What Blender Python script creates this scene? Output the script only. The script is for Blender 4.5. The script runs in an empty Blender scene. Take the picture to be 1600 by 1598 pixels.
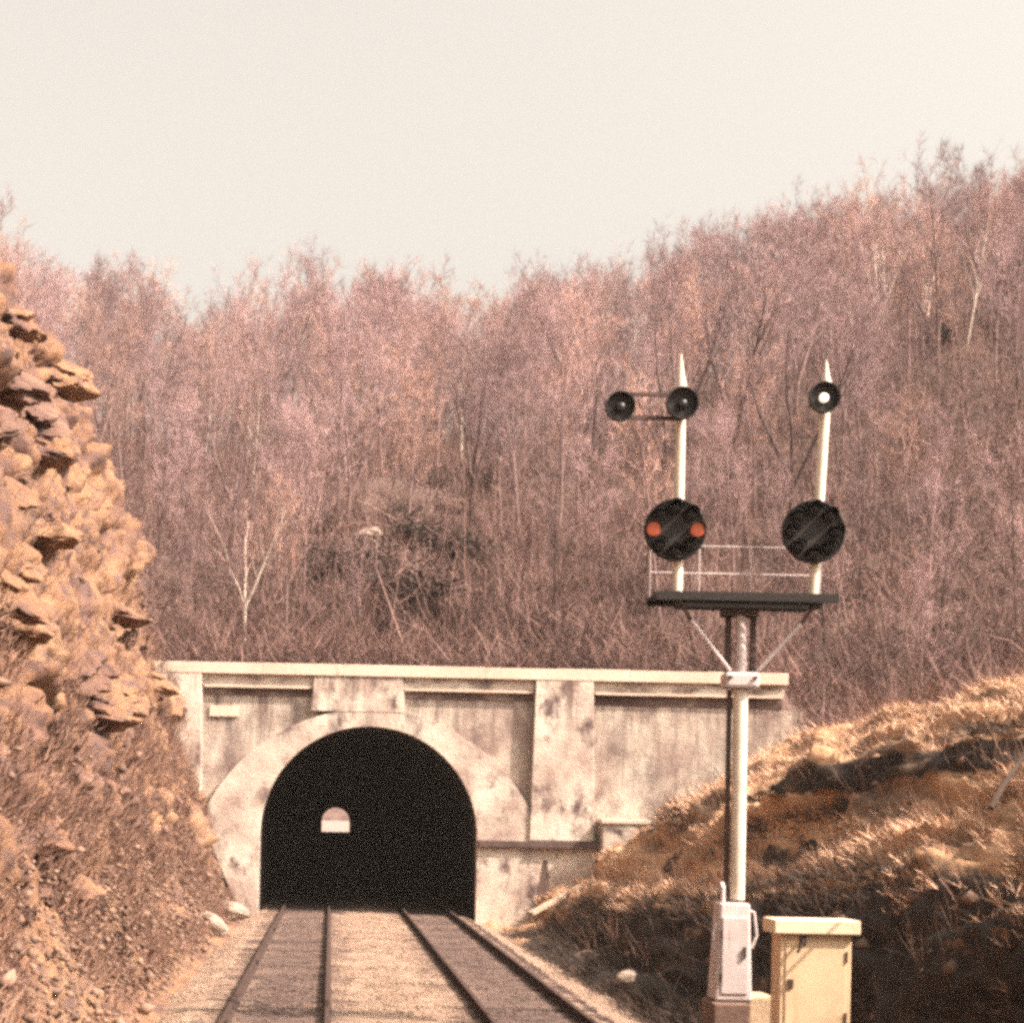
import bpy, bmesh, math, random
from mathutils import Vector, Matrix, noise
import numpy as np
R = math.radians
random.seed(7)
sc = bpy.context.scene
COL = sc.collection

# ---------------------------------------------------------------- camera, sky, sun, exposure
F_PX, VPX, VPY, ROLL, EYE = 2976.0, 517.0, 1280.0, R(1.2), 2.9
cam_d = bpy.data.cameras.new('camera')
cam_d.sensor_width = 36.0
cam_d.lens = F_PX / 1600 * 36.0
cam_d.shift_x = (800 - VPX) / 1600
cam_d.shift_y = (VPY - 799) / 1600
cam_d.clip_end = 4000
cam = bpy.data.objects.new('camera', cam_d); COL.objects.link(cam)
cam.location = (0, 0, EYE); cam.rotation_euler = (R(90), -ROLL, 0)
sc.camera = cam

SUN_AZ, SUN_EL = R(66), R(45)          # azimuth measured from behind the camera towards the right
S = Vector((math.sin(SUN_AZ) * math.cos(SUN_EL), -math.cos(SUN_AZ) * math.cos(SUN_EL), math.sin(SUN_EL)))
w = bpy.data.worlds.new('World'); sc.world = w; w.use_nodes = True
nt = w.node_tree; nt.nodes.clear()
sky = nt.nodes.new('ShaderNodeTexSky'); sky.sky_type = 'NISHITA'; sky.sun_disc = False
sky.sun_elevation = SUN_EL; sky.sun_rotation = R(114)
sky.air_density = 1.0; sky.dust_density = 9.0; sky.ozone_density = 1.0
hs = nt.nodes.new('ShaderNodeHueSaturation'); hs.inputs['Saturation'].default_value = 0.06
tint = nt.nodes.new('ShaderNodeMix'); tint.data_type = 'RGBA'; tint.blend_type = 'MULTIPLY'
tint.inputs[0].default_value = 1.0; tint.inputs[7].default_value = (1.0, 0.925, 0.83, 1)
bg = nt.nodes.new('ShaderNodeBackground'); bg.inputs[1].default_value = 0.15
wo = nt.nodes.new('ShaderNodeOutputWorld')
nt.links.new(sky.outputs[0], hs.inputs['Color']); nt.links.new(hs.outputs[0], tint.inputs[6])
nt.links.new(tint.outputs[2], bg.inputs[0]); nt.links.new(bg.outputs[0], wo.inputs[0])
sun_d = bpy.data.lights.new('sun', 'SUN'); sun_d.energy = 4.8; sun_d.angle = R(0.6); sun_d.color = (1.0, 0.815, 0.69)
sun = bpy.data.objects.new('sun', sun_d); COL.objects.link(sun)
sun.rotation_euler = S.to_track_quat('Z', 'Y').to_euler(); sun.location = (60, -40, 80)
vs = sc.view_settings
vs.view_transform = 'Standard'; vs.look = 'None'; vs.gamma = 1.0; vs.exposure = 1.28; vs.use_curve_mapping = False
sc.render.engine = 'CYCLES'
sc.cycles.use_denoising = False
sc.cycles.max_bounces = 4; sc.cycles.diffuse_bounces = 2; sc.cycles.glossy_bounces = 2
sc.cycles.pixel_filter_type = 'BLACKMAN_HARRIS'; sc.cycles.filter_width = 3.5

def P(px, py, Y):
    """point at depth Y that a photo measurement (px, py) refers to"""
    dx, dy = px - VPX, py - VPY
    c, s = math.cos(ROLL), math.sin(ROLL)
    x, y = dx * c + dy * s, -dx * s + dy * c
    return Vector((x / F_PX * Y, Y, EYE - y / F_PX * Y))

# ---------------------------------------------------------------- materials
ALB = {'weathered_concrete': .87, 'spandrel_concrete': .74, 'coping_concrete': .85, 'stained_parapet_concrete': .85, 'dark_concrete': .8, 'broken_rock': .55, 'clay_and_rock': .54,
       'pale_boulder': .42, 'leaf_litter': .42, 'ballast': .50, 'loose_stones': .5, 'ballast_gravel': .42, 'weathered_tie': .45, 'bare_brush': .5,
       'mauve_twigs': .88, 'tan_twigs': .95, 'mauve_bark': .75, 'dark_bark': .6, 'pale_bark': .95, 'aged_white_paint': .78, 'aluminium_paint': .88, 'pale_timber': .7,
       'pale_far_gravel': .5, 'rusty_rail': .6, 'dark_brambles': .8, 'dry_grass_blades': 1.15, 'dry_grass_bank': 1.15, 'dark_wet_earth': .8, 'slope_litter': .5}
def mat(name, cols, scale=1.0, detail=6, bump=0.0, bump_scale=None, rough=0.9, stretch=(1, 1, 1), streak=None,
        drip=None, island=0.0, objrand=0.0, emit=None, metallic=0.0, world=True, spread=(0.3, 0.7), dist=0.0):
    m = bpy.data.materials.new(name); m.use_nodes = True
    cols = [tuple(q * ALB.get(name, 1.0) for q in c) for c in cols]
    n, l = m.node_tree.nodes, m.node_tree.links
    b = n['Principled BSDF']; b.inputs['Roughness'].default_value = rough; b.inputs['Metallic'].default_value = metallic
    b.inputs['Specular IOR Level'].default_value = 0.25
    if world:
        g = n.new('ShaderNodeNewGeometry'); co = g.outputs['Position']
    else:
        g = n.new('ShaderNodeTexCoord'); co = g.outputs['Object']
    mp = n.new('ShaderNodeMapping'); mp.inputs['Scale'].default_value = stretch; l.new(co, mp.inputs[0])
    if len(cols) == 1:
        rgb = n.new('ShaderNodeRGB'); rgb.outputs[0].default_value = (*cols[0], 1); out = rgb.outputs[0]
    else:
        nz = n.new('ShaderNodeTexNoise'); nz.inputs['Scale'].default_value = scale; nz.inputs['Detail'].default_value = detail
        nz.inputs['Roughness'].default_value = 0.65; nz.inputs['Distortion'].default_value = dist
        l.new(mp.outputs[0], nz.inputs['Vector'])
        cr = n.new('ShaderNodeValToRGB'); e = cr.color_ramp.elements
        k = len(cols)
        while len(e) < k: e.new(0.5)
        for i, c in enumerate(cols):
            e[i].position = spread[0] + (spread[1] - spread[0]) * i / (k - 1); e[i].color = (*c, 1)
        l.new(nz.outputs[0], cr.inputs[0]); out = cr.outputs[0]
    if streak:
        colr, st, sc_, lo, hi = streak; colr = tuple(q * ALB.get(name, 1.0) for q in colr)
        mp2 = n.new('ShaderNodeMapping'); mp2.inputs['Scale'].default_value = st; l.new(co, mp2.inputs[0])
        n2 = n.new('ShaderNodeTexNoise'); n2.inputs['Scale'].default_value = sc_; n2.inputs['Detail'].default_value = 7
        n2.inputs['Roughness'].default_value = 0.7
        l.new(mp2.outputs[0], n2.inputs['Vector'])
        mr = n.new('ShaderNodeMapRange'); mr.inputs[1].default_value = lo; mr.inputs[2].default_value = hi
        l.new(n2.outputs[0], mr.inputs[0])
        mx = n.new('ShaderNodeMix'); mx.data_type = 'RGBA'; l.new(mr.outputs[0], mx.inputs[0]); l.new(out, mx.inputs[6])
        mx.inputs[7].default_value = (*colr, 1); out = mx.outputs[2]
    if drip:
        colr, zlo, zhi, amt = drip
        sz = n.new('ShaderNodeSeparateXYZ'); l.new(co, sz.inputs[0])
        mz = n.new('ShaderNodeMapRange'); mz.inputs[1].default_value = zlo; mz.inputs[2].default_value = zhi; l.new(sz.outputs[2], mz.inputs[0])
        mp3 = n.new('ShaderNodeMapping'); mp3.inputs['Scale'].default_value = (2.6, 2.6, .22); l.new(co, mp3.inputs[0])
        n3 = n.new('ShaderNodeTexNoise'); n3.inputs['Scale'].default_value = 1.0; n3.inputs['Detail'].default_value = 8; n3.inputs['Roughness'].default_value = .75; l.new(mp3.outputs[0], n3.inputs['Vector'])
        mr3 = n.new('ShaderNodeMapRange'); mr3.inputs[1].default_value = .47; mr3.inputs[2].default_value = .62; mr3.inputs[4].default_value = amt; l.new(n3.outputs[0], mr3.inputs[0])
        mm = n.new('ShaderNodeMath'); mm.operation = 'MULTIPLY'; l.new(mz.outputs[0], mm.inputs[0]); l.new(mr3.outputs[0], mm.inputs[1])
        mx = n.new('ShaderNodeMix'); mx.data_type = 'RGBA'; l.new(mm.outputs[0], mx.inputs[0]); l.new(out, mx.inputs[6]); mx.inputs[7].default_value = (*colr, 1); out = mx.outputs[2]
    for amt, kind in ((island, 'i'), (objrand, 'o')):
        if amt:
            if kind == 'i':
                gi = n.new('ShaderNodeNewGeometry'); rv = gi.outputs['Random Per Island']
            else:
                gi = n.new('ShaderNodeObjectInfo'); rv = gi.outputs['Random']
            mr = n.new('ShaderNodeMapRange'); mr.inputs[3].default_value = 1 - amt; mr.inputs[4].default_value = 1 + amt
            l.new(rv, mr.inputs[0])
            h = n.new('ShaderNodeHueSaturation'); l.new(mr.outputs[0], h.inputs['Value']); l.new(out, h.inputs['Color'])
            out = h.outputs[0]
    l.new(out, b.inputs['Base Color'])
    if bump:
        nb = n.new('ShaderNodeTexNoise'); nb.inputs['Scale'].default_value = bump_scale or scale * 4; nb.inputs['Detail'].default_value = 8
        nb.inputs['Roughness'].default_value = 0.7
        l.new(mp.outputs[0], nb.inputs['Vector'])
        bp = n.new('ShaderNodeBump'); bp.inputs['Strength'].default_value = bump; bp.inputs['Distance'].default_value = 0.1
        l.new(nb.outputs[0], bp.inputs['Height']); l.new(bp.outputs[0], b.inputs['Normal'])
    if emit:
        b.inputs['Emission Color'].default_value = (*emit[0], 1); b.inputs['Emission Strength'].default_value = emit[1]
    return m

M = {}
CON = [(0.36, 0.265, 0.225), (0.54, 0.44, 0.365), (0.66, 0.575, 0.48)]
M['concrete'] = mat('weathered_concrete', CON, 0.55, 8, 0.35, 9, drip=((.10, .065, .06), 4.6, 7.6, .95), streak=((0.13, 0.085, 0.082), (1.0, 1.0, 0.6), 1.6, 0.52, 0.68), spread=(0.36, 0.60))
M['spandrel'] = mat('spandrel_concrete', CON, 0.6, 8, 0.4, 9, drip=((.10, .065, .06), 3.0, 7.2, .9), streak=((0.12, 0.08, 0.082), (1.0, 1.0, 0.6), 1.0, 0.46, 0.70), spread=(0.36, 0.62))
M['coping'] = mat('coping_concrete', [(0.56, 0.435, 0.34), (0.70, 0.575, 0.465)], 0.9, 8, 0.2, 8, streak=((0.16, 0.10, 0.085), (1, 1, 1), 1.1, 0.64, 0.8))
M['parapet'] = mat('stained_parapet_concrete', CON, 0.8, 8, 0.25, 6, streak=((0.10, 0.065, 0.06), (0.6, 0.6, 1.1), 1.4, 0.50, 0.66), spread=(0.3, 0.6))
M['darkconc'] = mat('dark_concrete', [(0.075, 0.05, 0.045), (0.16, 0.11, 0.095)], 1.5, 7, 0.3, 7)  # on the string course this dark tone holds the ledge's shade
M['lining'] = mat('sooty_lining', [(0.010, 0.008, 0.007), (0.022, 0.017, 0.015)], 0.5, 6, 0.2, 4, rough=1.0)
M['rock'] = mat('broken_rock', [(0.12, 0.07, 0.058), (0.27, 0.155, 0.118), (0.42, 0.25, 0.17)], 1.4, 10, 1.0, 7, spread=(0.32, 0.68), objrand=0.3)
M['cut'] = mat('clay_and_rock', [(0.13, 0.07, 0.058), (0.27, 0.15, 0.115), (0.42, 0.225, 0.13), (0.50, 0.29, 0.165), (0.28, 0.17, 0.145)], 0.5, 12, 1.0, 8,
               spread=(0.30, 0.70), dist=0.6, streak=((0.20, 0.125, 0.115), (1, 1, 1), 1.9, 0.50, 0.64))
M['boulder'] = mat('pale_boulder', [(0.44, 0.33, 0.26), (0.72, 0.58, 0.47)], 2.5, 7, 0.5, 6)
M['ballast'] = None
M['hill'] = mat('leaf_litter', [(0.16, 0.10, 0.085), (0.29, 0.185, 0.16), (0.38, 0.255, 0.205)], 0.35, 9, 0.8, 4, spread=(0.3, 0.7))
M['bank'] = mat('dry_grass_bank', [(0.055, 0.038, 0.03), (0.20, 0.125, 0.08), (0.40, 0.235, 0.135), (0.56, 0.345, 0.20)], 0.8, 9, 0.9, 7, stretch=(1.1, 0.2, 1.1), spread=(0.30, 0.66))
M['earth'] = mat('dark_wet_earth', [(0.022, 0.016, 0.013), (0.05, 0.036, 0.029), (0.10, 0.07, 0.052)], 1.1, 9, 0.9, 7, stretch=(1, 0.5, 1))
M['ground'] = mat('ground', [(0.2, 0.14, 0.11), (0.32, 0.23, 0.18)], 0.1, 8, 0.4, 2)
M['farground'] = mat('pale_far_gravel', [(0.42, 0.33, 0.29), (0.5, 0.4, 0.35)], 0.3, 6)
M['grass'] = mat('dry_grass_blades', [(0.36, 0.215, 0.145), (0.60, 0.40, 0.275)], 0.6, 5, island=0.35)
M['litter'] = mat('slope_litter', [(0.22, 0.115, 0.085), (0.42, 0.25, 0.18)], 0.5, 5, island=0.4)
M['shade_dirt_band'] = mat('shade_and_dirt', [(0.06, 0.036, 0.032), (0.12, 0.08, 0.07), (0.30, 0.225, 0.19)], 1.1, 7, 0.3, 8, stretch=(.6, 1, 1), spread=(.38, .66))  # dirt, with the shade under the parapet put into the colour
M['bramble'] = mat('dark_brambles', [(0.035, 0.026, 0.02), (0.11, 0.072, 0.055)], 0.9, 5, island=0.4)
M['brush'] = mat('bare_brush', [(0.15, 0.085, 0.075), (0.46, 0.28, 0.24)], 0.22, 7, island=0.4)
M['stones'] = mat('loose_stones', [(0.26, 0.155, 0.12), (0.42, 0.27, 0.19)], 0.6, 5, island=0.35)
M['gravel'] = mat('ballast_gravel', [(0.34, 0.23, 0.18), (0.48, 0.34, 0.25)], 0.9, 5, island=0.3)
M['evergreen'] = mat('evergreen_leaves', [(0.028, 0.020, 0.017), (0.062, 0.042, 0.035)], 0.8, 5, island=0.4)
M['bark_mauve'] = mat('mauve_bark', [(0.185, 0.115, 0.11), (0.30, 0.20, 0.185)], 2.0, 5, world=False, objrand=0.25)
M['bark_dark'] = mat('dark_bark', [(0.085, 0.052, 0.047), (0.16, 0.10, 0.09)], 2.0, 5, world=False, objrand=0.2)
M['bark_pale'] = mat('pale_bark', [(0.42, 0.33, 0.28), (0.68, 0.58, 0.49)], 1.2, 5, world=False, objrand=0.1)
M['twig'] = mat('mauve_twigs', [(0.265, 0.170, 0.170), (0.37, 0.248, 0.243)], 0.25, 4, world=False, objrand=0.38, island=0.2)
M['twig_tan'] = mat('tan_twigs', [(0.34, 0.20, 0.165), (0.46, 0.285, 0.23)], 0.25, 4, world=False, objrand=0.3, island=0.2)
M['rail'] = mat('rusty_rail', [(0.045, 0.028, 0.024), (0.11, 0.062, 0.048)], 5, 6, 0.2, 20, rough=1.0)
M['tie'] = mat('weathered_tie', [(0.15, 0.10, 0.088), (0.27, 0.185, 0.16)], 3.0, 7, 0.5, 18, stretch=(0.4, 2, 2), objrand=0.3)
M['white'] = mat('aged_white_paint', [(0.62, 0.53, 0.42), (0.78, 0.70, 0.58)], 3.0, 6, 0.1, 20, rough=0.6, streak=((0.30, 0.2, 0.14), (2, 2, 0.4), 3.0, 0.62, 0.82))
M['alum'] = mat('aluminium_paint', [(0.46, 0.39, 0.37), (0.60, 0.52, 0.50)], 2.5, 7, 0.1, 20, rough=0.5, streak=((0.22, 0.15, 0.13), (2, 2, 0.5), 3.0, 0.62, 0.8))
M['black'] = mat('matt_black_paint', [(0.010, 0.008, 0.007), (0.022, 0.018, 0.016)], 6, 5, 0.1, 30, rough=0.7)
M['steel'] = mat('dark_rusty_steel', [(0.035, 0.023, 0.019), (0.09, 0.058, 0.047)], 5, 6, 0.2, 25, rough=0.8)
M['cream'] = mat('cream_painted_steel', [(0.56, 0.395, 0.245), (0.66, 0.485, 0.315)], 1.8, 6, 0.08, 20, rough=0.6, streak=((0.40, 0.25, 0.13), (3, 3, 0.25), 2.0, 0.56, 0.85))
M['creamcap'] = mat('pale_cream_roof', [(0.64, 0.49, 0.33), (0.74, 0.60, 0.43)], 3, 5, 0.1, 20, rough=0.6)
M['lens'] = mat('unlit_lens', [(0.012, 0.011, 0.010)], rough=0.35)
M['red'] = mat('lit_red_lens', [(0.32, 0.06, 0.03)], rough=0.4, emit=((1.0, 0.24, 0.11), 0.13))
M['lunar'] = mat('lit_white_lens', [(0.8, 0.75, 0.65)], rough=0.3, emit=((1.0, 0.86, 0.66), 0.35))
M['timber'] = mat('pale_timber', [(0.46, 0.33, 0.24), (0.62, 0.47, 0.35)], 2.0, 6, 0.3, 15)
M['brownconc'] = mat('brown_stained_concrete', [(0.11, 0.065, 0.05), (0.2, 0.13, 0.1)], 2.0, 6, 0.3, 12)
M['tanconc'] = mat('tan_concrete', [(0.42, 0.30, 0.19), (0.55, 0.41, 0.27)], 2.0, 6, 0.3, 12)

def ballast_mat():
    m = mat('ballast', [(0.43, 0.28, 0.205), (0.57, 0.385, 0.28), (0.68, 0.485, 0.36)], 1.3, 10, 0.9, 16, spread=(0.3, 0.68))
    n, l = m.node_tree.nodes, m.node_tree.links
    b = n['Principled BSDF']; src = b.inputs['Base Color'].links[0].from_socket
    g = n.new('ShaderNodeNewGeometry'); sx = n.new('ShaderNodeSeparateXYZ'); l.new(g.outputs['Position'], sx.inputs[0])
    nz = n.new('ShaderNodeTexNoise'); nz.inputs['Scale'].default_value = 1.1; nz.inputs['Detail'].default_value = 7; l.new(g.outputs['Position'], nz.inputs['Vector'])
    def math_(op, a, bb):
        q = n.new('ShaderNodeMath'); q.operation = op
        for i, v in enumerate((a, bb)):
            if isinstance(v, (int, float)): q.inputs[i].default_value = v
            else: l.new(v, q.inputs[i])
        return q.outputs[0]
    wob = math_('MULTIPLY', math_('SUBTRACT', nz.outputs[0], 0.5), 1.5)
    x = math_('ADD', sx.outputs[0], wob)
    facs = []
    for c in (-0.75, 3.21):                      # oil and brake-dust stained strips under each track
        d = math_('ABSOLUTE', math_('SUBTRACT', x, c), 0)
        mr = n.new('ShaderNodeMapRange'); mr.inputs[1].default_value = 1.15; mr.inputs[2].default_value = 0.5
        l.new(d, mr.inputs[0]); facs.append(mr.outputs[0])
    f = math_('MULTIPLY', math_('MAXIMUM', facs[0], facs[1]), 0.8)
    mx = n.new('ShaderNodeMix'); mx.data_type = 'RGBA'; l.new(f, mx.inputs[0]); l.new(src, mx.inputs[6])
    mx.inputs[7].default_value = (0.098, 0.064, 0.058, 1)
    l.new(mx.outputs[2], b.inputs['Base Color'])
    return m
M['ballast'] = ballast_mat()

# ---------------------------------------------------------------- mesh helpers
class MB:
    def __init__(s): s.v, s.f = [], []
    def add(s, vs_, fs_):
        o = len(s.v); s.v += [tuple(v) for v in vs_]; s.f += [tuple(i + o for i in f) for f in fs_]; return s
    def box(s, x0, x1, y0, y1, z0, z1, mtx=None):
        vs_ = [Vector((x, y, z)) for z in (z0, z1) for y in (y0, y1) for x in (x0, x1)]
        if mtx: vs_ = [mtx @ v for v in vs_]
        return s.add(vs_, [(0, 2, 3, 1), (4, 5, 7, 6), (0, 1, 5, 4), (1, 3, 7, 5), (3, 2, 6, 7), (2, 0, 4, 6)])
    def tube(s, pts, rad, n=8, cap=True):
        pts = [Vector(p) for p in pts]
        if not hasattr(rad, '__len__'): rad = [rad] * len(pts)
        vs_, fs_ = [], []
        ref = None
        for i, p in enumerate(pts):
            d = (pts[min(i + 1, len(pts) - 1)] - pts[max(i - 1, 0)]).normalized()
            if ref is None: ref = Vector((0, 0, 1)) if abs(d.z) < 0.9 else Vector((1, 0, 0))
            a = d.cross(ref).normalized(); ref = a.cross(d).normalized(); b = ref
            for k in range(n):
                t = 2 * math.pi * k / n
                vs_.append(p + (a * math.cos(t) + b * math.sin(t)) * rad[i])
        for i in range(len(pts) - 1):
            for k in range(n):
                fs_.append((i * n + k, i * n + (k + 1) % n, (i + 1) * n + (k + 1) % n, (i + 1) * n + k))
        if cap:
            fs_.append(tuple(range(n - 1, -1, -1))); fs_.append(tuple(range((len(pts) - 1) * n, len(pts) * n)))
        return s.add(vs_, fs_)
    def lathe_y(s, c, prof, n=32):
        """profile of (radius, y) turned about the Y axis through c"""
        vs_, fs_ = [], []
        for r, y in prof:
            for k in range(n):
                t = 2 * math.pi * k / n
                vs_.append((c[0] + r * math.cos(t), c[1] + y, c[2] + r * math.sin(t)))
        for i in range(len(prof) - 1):
            for k in range(n):
                fs_.append((i * n + k, i * n + (k + 1) % n, (i + 1) * n + (k + 1) % n, (i + 1) * n + k))
        fs_.append(tuple(range(n))); fs_.append(tuple(range(len(prof) * n - 1, (len(prof) - 1) * n - 1, -1)))
        return s.add(vs_, fs_)
    def mesh(s, name, m, smooth=False):
        me = bpy.data.meshes.new(name); me.from_pydata(s.v, [], s.f)
        if m: me.materials.append(M[m] if isinstance(m, str) else m)
        me.validate()
        bm = bmesh.new(); bm.from_mesh(me); bmesh.ops.recalc_face_normals(bm, faces=bm.faces[:]) if len(s.f) < 60000 else None
        bm.to_mesh(me); bm.free()
        if smooth: me.shade_smooth(); me.set_sharp_from_angle(angle=R(40))
        return me
    def build(s, name, m, parent=None, smooth=False, bevel=0.0):
        o = bpy.data.objects.new(name, s.mesh(name, m, smooth)); COL.objects.link(o)
        if parent: o.parent = parent; o.matrix_parent_inverse = parent.matrix_basis.inverted()
        if bevel:
            b = o.modifiers.new('bevel', 'BEVEL'); b.width = bevel; b.segments = 2; b.limit_method = 'ANGLE'
        return o
def empty(name, loc=(0, 0, 0)):
    o = bpy.data.objects.new(name, None); COL.objects.link(o); o.location = loc; o.empty_display_size = 0.3; return o
def tag(o, label=None, cat=None, group=None, kind=None):
    if label: o['label'] = label
    if cat: o['category'] = cat
    if group: o['group'] = group
    if kind: o['kind'] = kind
    return o
def fast_mesh(name, verts, faces, m, smooth=False):
    """numpy verts (n,3), faces (k,3 or 4)"""
    me = bpy.data.meshes.new(name)
    verts = np.asarray(verts, dtype=np.float32); faces = np.asarray(faces, dtype=np.int32)
    k = faces.shape[1]
    me.vertices.add(len(verts)); me.vertices.foreach_set('co', verts.ravel())
    me.loops.add(faces.size); me.loops.foreach_set('vertex_index', faces.ravel())
    me.polygons.add(len(faces)); me.polygons.foreach_set('loop_start', np.arange(0, faces.size, k, dtype=np.int32))
    me.update(calc_edges=True); me.validate()
    me.materials.append(M[m])
    if smooth: me.shade_smooth()
    return me
def link(name, me, parent=None):
    o = bpy.data.objects.new(name, me); COL.objects.link(o)
    if parent: o.parent = parent
    return o
def interp(x, pts):
    if x <= pts[0][0]: return pts[0][1]
    for (a, b), (c, d) in zip(pts, pts[1:]):
        if x <= c: return b + (d - b) * (x - a) / (c - a)
    return pts[-1][1]
def fbm(p, o=5, h=0.9): return noise.fractal(p, h, 2.1, o)
def cellh(p, s):
    """value per voronoi cell in 0..1 and distance to the border"""
    d, pts = noise.voronoi(p * s)
    q = pts[0]
    r = math.sin(q.x * 12.9898 + q.y * 78.233 + q.z * 37.719) * 43758.5453
    return r - math.floor(r), d[1] - d[0]
def grid_faces(nu, nv):
    i = np.arange(nu - 1)[:, None] * nv + np.arange(nv - 1)[None, :]
    i = i.ravel()
    return np.stack([i, i + nv, i + nv + 1, i + 1], 1)

# ---------------------------------------------------------------- terrain
YP = 62.0                                                   # the portal wall stands here
LP = [(-2.3, -0.36), (-2.9, -0.12), (-3.35, 0.45), (-3.75, 1.3), (-4.15, 2.8), (-4.55, 5.0), (-5.15, 7.7), (-6.1, 11.2), (-7.2, 14.4), (-8.6, 15.4), (-11, 15.9), (-20, 16.5), (-40, 18)]
LN = [3, 8, 12, 16, 22, 28, 32, 32, 14, 12, 10, 10]
def left_k(y): 
    t = min(1, max(0, (y - 51) / 12.5)); t = t * t * (3 - 2 * t); return 1 - 0.88 * t
def left_prof(y):
    k = left_k(y); return [(x, z if z < 7.0 else 7.0 + (z - 7.0) * k) for x, z in LP]
PITS = []
def left_hit(px, py):
    for i in range(180, 640):
        y = i / 10; p = P(px, py, y); pr = left_prof(y)
        xs = interp(p.z, sorted((z, x) for x, z in pr))
        if p.x <= xs: return Vector((xs, y, p.z))
    return P(px, py, 60)
for px, py, r, d in ((88, 872, 0.42, 1.0), (135, 1098, 0.62, 1.0), (190, 1108, 0.5, .8), (160, 1150, 0.45, .8), (245, 1085, 0.35, .6), (262, 1120, .4, .7),
                     (35, 548, .5, .9), (100, 628, .7, 1.0), (20, 790, .3, .6), (65, 735, .3, .6), (140, 680, .4, .7), (150, 815, .4, .6), (75, 1340, .25, .5),
                     (120, 1405, .25, .5), (18, 960, .35, .6), (45, 1020, .35, .5), (235, 1305, .3, .5), (30, 900, .3, .6), (200, 985, .35, .6)):
    PITS.append((left_hit(px, py), r, d))
def build_left():
    ys = []; y = -8.0
    while y < 66.5:
        ys.append(y); y += 0.5 if y < 14 else 0.11 if y < 63.5 else 0.3
    V = []; nv = sum(LN) + 1
    for y in ys:
        pr = left_prof(y)
        row = []
        for (a, b), n_ in zip(zip(pr, pr[1:]), LN):
            for k in range(n_):
                t = k / n_; row.append(Vector((a[0] + (b[0] - a[0]) * t, y, a[1] + (b[1] - a[1]) * t)))
        row.append(Vector((pr[-1][0], y, pr[-1][1])))
        for i, p in enumerate(row):
            q = row[min(i + 1, nv - 1)] - row[max(i - 1, 0)]
            nrm = Vector((q.z, 0, -q.x)).normalized()
            z = p.z
            if p.x > -2.5: V.append(p[:]); continue
            w_ = min(1, (-2.5 - p.x) / 0.9)
            # inclined beds of rock broken into blocks, soil between
            pb = Vector((p.x * 0.6, p.y * 0.45 + p.z * 0.12, p.z * 0.9 - p.y * 0.30))
            rock = min(1, max(0, fbm(Vector((p.y * 0.16, p.z * 0.22, 3.1)), 3) * 1.6 + 0.35 + 0.05 * (z - 5)))
            c1, e1 = cellh(pb, 0.75); c2, e2 = cellh(pb + Vector((9, 3, 5)), 2.1)
            d = 0.55 * fbm(p * 0.28, 4) + 0.24 * fbm(p * 1.3 + Vector((5, 0, 0)), 5) + 0.10 * fbm(p * 4.5, 3)
            d += rock * (0.85 * (c1 - 0.5) + 0.40 * (c2 - 0.5) - 0.45 * math.exp(-(e1 / 0.07) ** 2) - 0.12 * math.exp(-(e2 / 0.06) ** 2))
            d = d * w_ * (1.0 if z > 2 else 0.6) - .12 * w_
            for c, r, dep in PITS:
                if abs(c.y - y) < 3.2 * r * 1.6 and abs(c.z - z) < 3 * r:
                    e = ((c.y - y) / (1.5 * r)) ** 2 + ((c.z - z) / (0.62 * r)) ** 2
                    d -= dep * 0.9 * math.exp(-e * e)
            if y > 60: d = min(d, 0.25)
            V.append((p + nrm * d)[:])
    return V, len(ys), nv
V, nu, nv = build_left()
cut = link('rock_slope', fast_mesh('rock_slope', V, grid_faces(nu, nv), 'cut'))
tag(cut, kind='structure')

def right_par(y):
    zs = interp(y, [(15, 3.0), (20, 2.9), (30, 2.35), (40, 1.35), (52, 0.7), (62, 0.75)])
    s1 = interp(y, [(15, 8.6), (20, 8.9), (26, 9.1), (33, 8.3), (40, 7.7), (62, 7.4)])
    gz = interp(y, [(18, 5.0), (33, 4.65), (45, 4.05), (62, 3.2)])
    gx = interp(y, [(18, 11.4), (33, 11.3), (45, 10.3), (62, 10.7)])
    gd = interp(y, [(20, .6), (28, .85), (44, .8), (52, .35), (60, 0.05)])
    return zs, s1, gz, gx, gd
RN = [6, 6, 6, 26, 12, 26, 12, 22, 12, 10, 10, 8, 6]
def right_prof(y):
    zs, s1, gz, gx, gd = right_par(y)
    s0 = s1 - 0.5 * zs - 0.15
    wav = 0.25 * math.sin(y * 0.31) + 0.15 * math.sin(y * 0.83 + 1)
    cr = interp(y, [(20, 13.4), (62, 15.0)])
    return [(4.3, -0.34), (4.95, -0.50), (5.6, -0.52), (s0 - .1 + wav * .2, -0.18), (s1 + wav * 0.3, zs), (s1 + 0.9 + wav * .3, zs + 0.42), (gx - 0.25 + wav, gz - gd),
            (gx + wav, gz), (cr - .6, 5.55), (cr + .6, 5.85), (18, 6.0), (26, 8.2), (45, 15.5), (90, 34)]
def streaks(x, y): return noise.noise(Vector((x * 1.0 + y * .05, y * .10, 2))) + .5 * noise.noise(Vector((x * 2.3, y * .3, 5)))
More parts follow.
